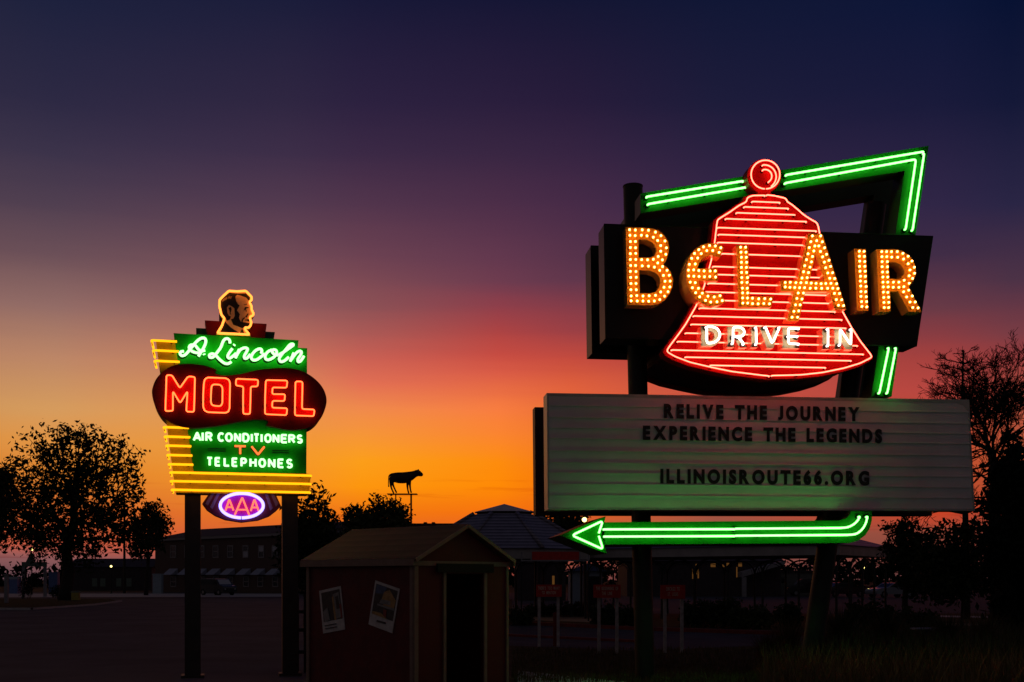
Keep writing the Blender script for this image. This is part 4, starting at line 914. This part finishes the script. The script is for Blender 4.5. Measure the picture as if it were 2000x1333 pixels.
mb = MB(); mb.cyl((xx(773), 0, 0), (xx(773), 0, zc_(966.5)), .04, .04, 8); mb.build('pole', M['cow'], cow)

# ================================================================== CARS
def car(name, label, px, ybase, ang, paint, kind='sedan', sc=1.0):
    c = G(px, ybase); t = thing(name, label, 'car', c, ang, 'cars parked beyond the arcade')
    if kind == 'van': prof = [(-2.2, .35), (2.2, .35), (2.25, .8), (2.1, 1.0), (1.5, 1.1), (.9, 1.75), (-2.1, 1.8), (-2.25, 1.0)]; win = [(-1.9, 1.15), (1.15, 1.15), (.75, 1.65), (-1.9, 1.68)]
    elif kind == 'pickup': prof = [(-2.5, .4), (2.5, .4), (2.5, .95), (1.2, 1.08), (.7, 1.7), (-.5, 1.72), (-.7, 1.05), (-2.5, 1.05)]; win = [(-.5, 1.12), (.95, 1.12), (.62, 1.6), (-.45, 1.62)]
    else: prof = [(-2.2, .35), (2.2, .32), (2.25, .7), (1.9, .85), (1.0, .95), (.3, 1.38), (-1.0, 1.4), (-1.7, 1.0), (-2.25, .9)]; win = [(-1.4, .98), (.8, .98), (.25, 1.32), (-.95, 1.33)]
    prof = [(a * sc, b * sc) for a, b in prof]; win = [(a * sc, b * sc) for a, b in win]; hw = .88 * sc
    mb = MB(); mb.prism([(p.x, p.y) for p in fillet([(*q, 0) for q in prof], .14, 3, True)], -hw, hw); bd = mb.build('body', paint, t)
    md = bd.modifiers.new('bevel', 'BEVEL'); md.width = .06; md.segments = 2; md.limit_method = 'ANGLE'; md.angle_limit = radians(60)
    for s_ in (-1, 1):
        mb = MB(); mb.prism(win, s_ * (hw + .003), s_ * (hw - .02)); mb.build('side_window', M['pane'], t)
        for x in (-1.38 * sc, 1.4 * sc):
            mb = MB(); mb.cyl((x, s_ * (hw - .16), .33), (x, s_ * (hw + .02), .33), .33, .33, 18); wh = mb.build('wheel', M['tyre'], t)
            mb = MB(); mb.cyl((x, s_ * (hw + .0), .33), (x, s_ * (hw + .03), .33), .2, .17, 12); mb.build('rim', M['rim'], wh)
        mb = MB(); mb.sphere((2.2 * sc, s_ * .62 * sc, .68 * sc), .1, 8, 6, 0, (.5, 1.4, .8)); mb.build('headlight', M['headlight'], t)
    a, b = (prof[4], prof[5])
    mb = MB(); n = Vector((b[1] - a[1], -(b[0] - a[0]))).normalized(); n = n if n.x > 0 else -n
    A1 = Vector(a) * .9 + Vector(b) * .1 + n * .004; B1 = Vector(a) * .12 + Vector(b) * .88 + n * .004
    mb.add([(A1.x, -hw * .85, A1.y), (A1.x, hw * .85, A1.y), (B1.x, hw * .8, B1.y), (B1.x, -hw * .8, B1.y)], [(0, 1, 2, 3)]); mb.build('windscreen', M['pane'] if paint != M['car_dark'] else M['headlight'], t)
car('parked_car', 'black van parked nearest the slanted green pole', 1580, 1165, radians(175), M['car_dark'], 'van')
car('parked_car', 'black sedan with a pale windscreen parked right of the slanted pole', 1645, 1167, radians(20), M['car_dark'])
car('parked_car', 'white car parked under the dark trees', 1740, 1168, radians(200), M['car_white'])
car('parked_car', 'green rounded car behind the third red roadside sign', 1313, 1153, radians(180), M['car_green'], 'van', .95)
car('parked_car', 'green pickup truck parked before the lit shop', 1456, 1154, radians(5), M['car_green'], 'pickup')
car('parked_car', 'black car parked in front of the brick building awnings', 425, 1163, radians(-40), M['car_dark'], 'van')

# ================================================================== SMALL STREET FURNITURE
def lamp(label, px, py, ybase, r_px, m='street_lamp', group='street lamps'):
    D = CAMH * FPX / (ybase - HOR); c = W(px, HOR, D); c.z = 0; k = D / FPX; z = CAMH + (HOR - py) * k
    t = thing('street_lamp', label, 'lamp', c, 0, group)
    mb = MB(); mb.cyl((0, 0, 0), (0, 0, z - r_px * k), .07, .05, 8); mb.cyl((0, 0, 0), (0, 0, .4), .12, .09, 8); mb.build('pole', M['iron'], t)
    mb = MB(); mb.sphere((0, 0, z), r_px * k, 12, 8); mb.build('globe', M[m], t)
lamp('lit globe lamp just above the green arrow head', 1141.5, 1015.5, 1190, 4.6)
lamp('lit street lamp right of the big left tree', 217, 1106.5, 1160, 2.0)
lamp('small lit lamp at the left above the board gateway', 62, 1074, 1162, 2.4)
lamp('small lit lamp right of the slanted pole under the arcade end', 1686, 1109, 1166, 2.6)
c = G(243, 1160); o = thing('utility_pole', 'thin dark utility pole between the left tree and the brick building', 'pole', c)
mb = MB(); mb.cyl((0, 0, 0), (0, 0, 11), .16, .12, 10); mb.build('post', M['bark'], o); mb = MB(); mb.box(-.8, .8, -.06, .06, 10.2, 10.35); mb.build('crossarm', M['bark'], o)
# board gateway at far left
D = 110.0; k = D / FPX; c = W(67, HOR, D); c.z = 0; t = thing('gateway_sign', 'grey-green board gateway on two posts at the far left', 'sign', c)
z1 = CAMH + 34 * k; z0 = CAMH + 25 * k
mb = MB(); mb.box(-24 * k, 24 * k, -.1, .1, z0, z1); mb.build('board', M['green_board'], t)
mb = MB(); mb.prism([(-16 * k, z1 + .002), (-2 * k, z1 + .002), (-6 * k, z1 + 20 * k)], -.08, .08); mb.build('pediment', M['green_board'], t)
for x in (-24 * k + .15, 24 * k - .15): mb = MB(); mb.box(x - .12, x + .12, -.12, .12, 0, z0); mb.build('post', M['white_trim'], t)
def boxy(name, label, px0, px1, y0, ybase, m, m2, cat, dep=.6, cap=.12):
    D = CAMH * FPX / (ybase - HOR); k = D / FPX; c = W((px0 + px1) / 2, HOR, D); c.z = 0; wd = (px1 - px0) * k / 2; z = CAMH + (HOR - y0) * k
    t = thing(name, label, cat, c)
    mb = MB(); mb.box(-wd, wd, 0, dep, 0, z - cap); mb.build('body', m, t)
    mb = MB(); mb.box(-wd - .03, wd + .03, -.03, dep + .03, z - cap + .001, z); mb.build('lid', m2, t)
boxy('blue_container', 'blue container with a paler lid at the far left', 18, 34, 1127, 1160, M['blue_box'], M['pale_box'], 'container', 1.0, .3)
boxy('blue_panel_box', 'tall plain blue box left of the big tree trunk', 95, 112, 1118, 1158, M['blue_box'], M['blue_box'], 'container', .8)
boxy('cabinet', 'tall pale grey-blue cabinet at the left end of the brick building', 298, 315, 1121, 1160, M['pale_box'], M['pale_box'], 'cabinet', .8)
boxy('utility_box', 'short yellow-green box at the foot of the big left tree', 139, 153, 1155, 1173, M['yellow'], M['green_board'], 'box', .4)
for i, (px, lb) in enumerate(((1119, 'left yellow bollard of the pair before the blue shed'), (1129, 'right yellow bollard of the pair before the blue shed'))):
    c = G(px, 1175); o = thing('bollard', lb, 'bollard', c, 0, 'yellow bollards'); mb = MB(); mb.cyl((0, 0, 0), (0, 0, .85), .09, .09, 12); mb.sphere((0, 0, .85), .09, 12, 6); mb.build('post', M['yellow'], o)
c = G(12.5, 1178); o = thing('white_post', 'slim white post at the left edge on the grass island', 'post', c); mb = MB(); mb.box(-.12, .12, -.12, .12, 0, 2.0); mb.build('post', M['white_trim'], o)
mb = MB(); mb.box(-.16, .16, -.16, .16, 2.001, 2.08); mb.build('cap', M['white_trim'], o)
# blue pedestal among the grasses
c = G(1809, 1288); o = thing('pedestal_table', 'small flat table on a blue flared post in the tall grass', 'table', c)
k = CAMH / (1288 - HOR); mb = MB(); mb.box(-26 * k, 26 * k, -.18, .18, CAMH - 98 * k, CAMH - 95 * k); mb.build('table_top', M['pale_box'], o)
mb = MB(); mb.cyl((0, 0, 0), (0, 0, CAMH - 112 * k), .038, .038, 12); mb.cyl((0, 0, CAMH - 112 * k), (0, 0, CAMH - 98.3 * k), .04, .15, 12); mb.build('post', M['bluepost'], o)
# white picket-like rail fence behind the shed
c = G(586, 1330); 
D = 20.5; t = thing('rail_fence', 'short weathered wooden rail fence between the motel sign and the shed', 'fence', (W(590, HOR, D).x, D, 0))
for x in (-.085, .06): mb = MB(); mb.box(x - .025, x + .025, -.03, .03, 0, 1.42); mb.build('post', M['bark'], t)
for z_ in (.35, .75, 1.08): mb = MB(); mb.box(-.13, .16, -.055, -.031, z_, z_ + .06); mb.build('rail', M['bark'], t)

# ================================================================== TREES AND PLANTS
def leaves(lobes, n, per, sig, size, rng, aspect=.45, flat=0.0):
    V = []; Fc = []; wts = [l[3] * l[4] * l[5] for l in lobes]
    for _ in range(n):
        l = rng.choices(lobes, wts)[0]
        while True:
            d = Vector((rng.gauss(0, 1), rng.gauss(0, 1), rng.gauss(0, 1)))
            if d.length > 1e-3: break
        d.normalize(); rr = rng.random() ** .42
        c = Vector((l[0] + d.x * l[3] * rr, l[1] + d.y * l[4] * rr, l[2] + d.z * l[5] * rr)); pp = int(per * rng.uniform(.4, 1.5)); sg = sig * rng.uniform(.6, 1.3)
        for _ in range(pp):
            p = c + Vector([max(-1.5, min(1.5, rng.gauss(0, 1))) * sg for _k in range(3)])
            a = Vector((rng.gauss(0, 1), rng.gauss(0, 1), rng.gauss(0, 1))).normalized(); b = a.orthogonal().normalized()
            b = (b * cos(rng.random() * 6.28) + a.cross(b) * sin(rng.random() * 6.28)).normalized()
            s = size * rng.uniform(.6, 1.35); i = len(V)
            V += [p - a * s, p + b * s * aspect, p + a * s, p - b * s * aspect]; Fc.append((i, i + 1, i + 2, i + 3))
    return V, Fc
def limb(mb, a, b, r0, r1, rng, n=4, wob=.06, sides=6):
    a = Vector(a); b = Vector(b); L = (b - a).length; pts = [a]
    for i in range(1, n): pts.append(a + (b - a) * (i / n) + Vector((rng.gauss(0, 1), rng.gauss(0, 1), rng.gauss(0, 1))) * L * wob)
    pts.append(b); mb.tube(spline(pts, 2), r0, sides, r1=r1); return pts
def tree(name, label, base, D, lobes_px, trunk_r, n, per, sig, size, seed, m='leaf', group=None, cat='tree', depth=.8, trunk_top=None, aspect=.45):
    rng = random.Random(seed); c = W(base, HOR, D); c.z = 0; k = D / FPX
    t = thing(name, label, cat, c, 0, group); lobes = []
    for (px, py, r) in lobes_px:
        p = W(px, py, D) - c; lobes.append((p.x, rng.uniform(-.35, .35) * r * k, p.z, r * k, r * k * depth, r * k))
    mb = MB(); zt = trunk_top if trunk_top else max(l[2] for l in lobes) * .55
    top = Vector((sum(l[0] for l in lobes) / len(lobes) * .5, 0, zt)); pts = limb(mb, (0, 0, -.05), top, trunk_r, trunk_r * .45, rng, 4, .02, 10)
    for l in lobes:
        st = pts[rng.randint(2, 4)]; e = limb(mb, st, (l[0], l[1], l[2]), trunk_r * .35, trunk_r * .06, rng, 4, .05)
        for _ in range(3):
            q = Vector((l[0] + rng.gauss(0, .5) * l[3], l[1] + rng.gauss(0, .5) * l[4], l[2] + rng.uniform(.1, .8) * l[5])); limb(mb, e[rng.randint(1, 3)], q, trunk_r * .12, trunk_r * .03, rng, 3, .05, 4)
    mb.build('trunk', M['bark'], t)
    V, Fc = leaves(lobes, n, per, sig, size, rng, aspect); cm = MB(); cm.add(V, Fc); cm.build('crown', M[m], t, fix=False); return t
tree('broadleaf_tree', 'large round broadleaf tree on the grass island at the left', 125, 93, [(115, 852, 34), (165, 850, 30), (72, 880, 40), (210, 880, 38), (140, 915, 78), (250, 905, 34), (60, 960, 66), (195, 965, 80), (262, 955, 28), (120, 1020, 84), (40, 1030, 58), (222, 1030, 58), (262, 1040, 40), (160, 1072, 42), (90, 1062, 44)], .55, 980, 14, .42, .21, 3, 'leaf', 'trees', trunk_top=9, depth=.45)
tree('broadleaf_tree', 'small tree at the right foot of the big left tree, beside the brick building', 285, 120, [(300, 1005, 26), (312, 1028, 22), (285, 1040, 30), (270, 1070, 26), (300, 1060, 18)], .25, 300, 13, .36, .22, 5, 'leaf', 'trees', trunk_top=5)
tree('broadleaf_tree', 'dark tree cut off by the left edge', -15, 100, [(5, 935, 28), (-25, 950, 50), (-10, 1000, 48), (12, 985, 24), (-30, 1050, 50)], .4, 460, 14, .4, .23, 6, 'leaf', 'trees', trunk_top=7)
tree('large_leaf_tree', 'near tree with large drooping leaves right of the motel sign', 600, 30, [(618, 958, 15), (640, 968, 9), (606, 985, 22), (575, 1010, 26), (620, 1015, 32), (645, 1022, 18), (590, 1050, 42), (632, 1062, 42), (560, 1060, 22), (600, 1110, 50), (560, 1100, 26)], .09, 520, 10, .11, .085, 8, 'leaf', 'trees', trunk_top=2.6, aspect=.4)
tree('broadleaf_tree', 'bushy dark tree behind the shed roof, below the cow figure', 725, 46, [(678, 1003, 14), (690, 1015, 22), (712, 1010, 22), (738, 972, 8), (738, 990, 16), (752, 1005, 30), (775, 1002, 22), (720, 1045, 46), (770, 1045, 40), (685, 1055, 30)], .16, 620, 12, .16, .10, 9, 'leaf2', 'trees', trunk_top=2.8)
tree('broadleaf_tree', 'sparse russet tree at the right of the bushy tree under the cow', 783, 52, [(785, 1005, 14), (790, 1022, 16), (778, 1030, 18)], .08, 90, 10, .16, .10, 10, 'autumn', 'trees', trunk_top=2.6)
tree('broadleaf_tree', 'tree behind the tiled pavilion showing left of the message board post', 1095, 75, [(1085, 1012, 14), (1105, 1020, 20), (1058, 1012, 9), (1130, 1028, 18), (1080, 1035, 26)], .2, 200, 12, .3, .18, 11, 'leaf', 'trees', trunk_top=4)
tree('broadleaf_tree', 'dark leafy tree right of the green arrow bend', 1770, 42, [(1765, 1048, 32), (1790, 1075, 46), (1750, 1085, 30), (1800, 1120, 50), (1735, 1030, 14), (1775, 1018, 14)], .13, 430, 12, .17, .11, 12, 'leaf', 'trees', trunk_top=2.4)
tree('broadleaf_tree', 'slim trunked tree below the right end of the message board', 1882, 33, [(1850, 1050, 30), (1880, 1080, 42), (1838, 1110, 44), (1900, 1120, 36), (1860, 1145, 34), (1835, 1160, 22), (1895, 1035, 26)], .055, 420, 12, .15, .09, 13, 'leaf', 'trees', trunk_top=2.2)
tree('evergreen_tree', 'massive dark evergreen tree at the right edge', 1978, 29, [(1985, 880, 30), (1960, 925, 34), (2005, 940, 60), (1975, 985, 52), (2010, 1040, 75), (1960, 1060, 46), (1985, 1130, 62), (2040, 1130, 70), (1965, 1200, 34), (2000, 1230, 55), (2045, 1000, 70), (1925, 1000, 26), (1925, 1060, 26)], .30, 1300, 12, .16, .10, 14, 'needle', 'trees', trunk_top=5)
def bare(name, label, base, D, seed, build):
    rng = random.Random(seed); c = W(base, HOR, D); c.z = 0; t = thing(name, label, 'tree', c, 0, 'trees'); tm = MB(); bmh = MB()
    build(tm, bmh, rng, c); tm.build('trunk', M['bark'], t); bmh.build('branches', M['bark'], t)
def grow(mb, p, d, L, r, dep, rng, up=.12):
    if dep == 0 or L < .12: return
    n = 3; pts = [Vector(p)]; q = Vector(p); v = Vector(d)
    for i in range(n):
        v = (v + Vector((rng.gauss(0, .14), rng.gauss(0, .14), rng.gauss(0, .10) + up * .3))).normalized(); q = q + v * L / n; pts.append(q.copy())
    mb.tube(pts, max(r, .011), 5 if r > .02 else 3, r1=max(r * .68, .008))
    for i in range(rng.choice((2, 3, 3))):
        s = pts[rng.choice((1, 2, 3, 3))]; ax = Vector((rng.gauss(0, 1), rng.gauss(0, .7), rng.gauss(0, .6))); nd = (v + ax.normalized() * rng.uniform(.45, .9)).normalized()
        grow(mb, s, nd, L * rng.uniform(.64, .84), r * .66, dep - 1, rng, up)
def fan(tm, bmh, rng, c):
    top = limb(tm, (0, 0, -.05), (-.1, 0, 6.7), .20, .13, rng, 4, .006, 10)[-1]
    for dx, dy, dz, L in ((-.55, .1, 1, 2.3), (-.15, -.2, 1, 2.6), (.25, .2, 1, 2.6), (.7, -.1, .9, 2.4), (-.9, .2, .75, 2.2), (-.3, .5, .9, 2.2), (.4, -.5, .9, 2.2)):
        grow(bmh, top - Vector((0, 0, rng.uniform(0, .8))), Vector((dx, dy, dz)).normalized(), L * .56, .075, 8, rng, .14)
    for i in range(7):
        z_ = rng.uniform(4.5, 7); grow(bmh, (-.07, 0, z_), Vector((rng.choice((-1, -.8, .8)), rng.uniform(-.3, .3), .55)).normalized(), 1.1, .045, 5, rng)
bare('bare_tree', 'leafless tree with a fan of fine branches at the right', 1944, 45, 21, fan)
def spire(tm, bmh, rng, c):
    H = CAMH + (HOR - 684) * 48 / FPX; limb(tm, (0, 0, -.05), (-.12, 0, H), .19, .035, rng, 6, .004, 8)
    z_ = 4.5
    while z_ < H - .15:
        f = (H - z_) / (H - 4.5); L = .25 + 1.15 * f ** .8
        for s_ in (-1, 1):
            grow(bmh, (-.12 * z_ / H, 0, z_), Vector((s_, rng.uniform(-.7, .7), .35)).normalized(), L * rng.uniform(.7, 1.15) * (1.15 if s_ < 0 else .9), .022 + .03 * f, 5, rng, .05)
        z_ += .30 + .12 * rng.random()
bare('bare_conifer', 'narrow pointed tree with thin near-bare branches rising behind the message board', 1887, 48, 22, spire)
def shrub(label, px0, px1, ytop, ybase, seed, m='leaf', n=160, group='hedge shrubs'):
    rng = random.Random(seed); c = G((px0 + px1) / 2, ybase); k = c.y / FPX; t = thing('shrub', label, 'shrub', c, 0, group)
    wd = (px1 - px0) * k / 2; h = (ybase - ytop) * k; lobes = []
    for i in range(6): x = -wd + 2 * wd * (i + .5) / 6; hh = h * rng.uniform(.75, 1.0); lobes.append((x, rng.uniform(-.15, .15), hh * .5, wd / 4, .4, hh * .5))
    V, Fc = leaves(lobes, n, 14, .10, .07, rng, .5); mb = MB(); mb.add(V, Fc); mb.build('foliage', M[m], t, fix=False)
    sm_ = MB()
    for l in lobes: limb(sm_, (l[0] * .8, l[1], -.03), (l[0], l[1], l[2] * 1.4), .025, .008, rng, 3, .05, 5)
    sm_.build('stems', M['bark'], t)
for i, a in enumerate([('low dark hedge left of the thick green pole', 1160, 1240, 1178, 1224, 'leaf', 220), ('dark rounded hedge right of the third red roadside sign', 1335, 1440, 1168, 1226, 'leaf', 300), ('dark hedge between the third sign and the slanted pole', 1430, 1505, 1184, 1228, 'leaf2', 220),
                      ('small leafy bush by the arcade column left of the slanted pole', 1520, 1560, 1170, 1225, 'leaf', 120), ('low dark shrub at the shed corner by the arcade', 1000, 1035, 1185, 1222, 'leaf', 90), ('dark planting under the arcade behind the first signs', 1040, 1160, 1176, 1204, 'leaf2', 240),
                      ('dark shrub right of the slanted pole', 1660, 1740, 1170, 1236, 'leaf', 240), ('low dark shrub behind the pedestal table', 1740, 1830, 1185, 1238, 'leaf2', 220), ('dark rounded bush at the left beside the gateway posts', 100, 122, 1143, 1168, 'leaf', 60), ('slim dark shrub inside the gateway', 40, 62, 1105, 1170, 'needle', 90)]):
    shrub(a[0], a[1], a[2], a[3], a[4], 40 + i, a[5], a[6])
def blades(name, px_rng, y_rng, n, h, seed, m):
    rng = random.Random(seed); mb = MB(); V = []; Fc = []
    for _ in range(n):
        c = G(rng.uniform(*px_rng), rng.uniform(*y_rng)); hh = h * rng.uniform(.4, 1.25); a = rng.uniform(0, 6.28); le = rng.uniform(.1, .5) * hh; wd = rng.uniform(.005, .011)
        d = Vector((cos(a), sin(a), 0)); s = Vector((-sin(a), cos(a), 0)) * wd; i = len(V)
        p1 = c + d * le * .3 + Vector((0, 0, hh * .6)); p2 = c + d * le + Vector((0, 0, hh))
        V += [c - s, c + s, p1 + s * .8, p1 - s * .8, p2]; Fc += [(i, i + 1, i + 2, i + 3), (i + 3, i + 2, i + 4)]
    mb.add(V, Fc); return tag(mb.build(name, M[m], None, fix=False), kind='stuff')
tag(blades('tall_grass', (1490, 2060), (1290, 1400), 9000, .62, 61, 'straw'), 'tall dry prairie grass round the foot of the slanted pole', 'grass')
tag(blades('short_grass', (1000, 1560), (1268, 1335), 9000, .10, 62, 'straw'), 'short mown grass between path and sidewalk', 'grass')
tag(blades('green_grass', (1600, 2050), (1262, 1345), 5000, .75, 63, 'leaf2'), 'tall green grass in front of the dark evergreen', 'grass')
def clump(label, px, py, h, seed, m, group='grass clumps'):
    rng = random.Random(seed); c = G(px, py); t = thing('grass_clump', label, 'plant', c, 0, group); V = []; Fc = []
    for _ in range(420):
        a = rng.uniform(0, 6.28); hh = h * rng.uniform(.5, 1.15); le = rng.uniform(.05, .55) * hh; b = Vector((cos(a), sin(a), 0)); o = b * rng.uniform(0, .14); s = Vector((-sin(a), cos(a), 0)) * .008; i = len(V)
        p1 = o + b * le * .3 + Vector((0, 0, hh * .65)); p2 = o + b * le + Vector((0, 0, hh))
        V += [o - s, o + s, p1 + s, p1 - s, p2]; Fc += [(i, i + 1, i + 2, i + 3), (i + 3, i + 2, i + 4)]
    mb = MB(); mb.add(V, Fc); mb.build('blades', M[m], t, fix=False)
for i, a in enumerate((('tall straw clump just left of the slanted pole', 1540, 1312, .95, 'straw'), ('tall clump with reddish blades further left of the slanted pole', 1500, 1318, .7, 'autumn'), ('tall green clump right of the slanted pole', 1645, 1305, 1.15, 'leaf2'), ('broad green clump left of the pedestal table', 1730, 1300, 1.1, 'leaf2'), ('green clump right of the pedestal table', 1850, 1292, .95, 'leaf2'), ('tall clump near the evergreen trunk', 1925, 1298, 1.0, 'straw'))):
    clump(a[0], a[1], a[2], a[3], 80 + i, a[4])
# far-off wood along the horizon
rng = random.Random(99); lob = []
for i in range(150):
    px = -900 + i * 26 + rng.uniform(-8, 8); D_ = rng.uniform(230, 300); h_ = rng.uniform(2.2, 5.5) if px < 1150 else rng.uniform(4.5, 9); p = W(px, HOR, D_); lob.append((p.x, D_, h_ * .5, rng.uniform(2.5, 4.5), 2.5, h_ * .55))
V, Fc = leaves(lob, 2600, 9, 1.0, .75, rng, .6); mb = MB(); mb.add(V, Fc)
tag(mb.build('far_wood', M['needle'], None, fix=False), 'dark line of far-off trees along the horizon', 'trees', kind='stuff')
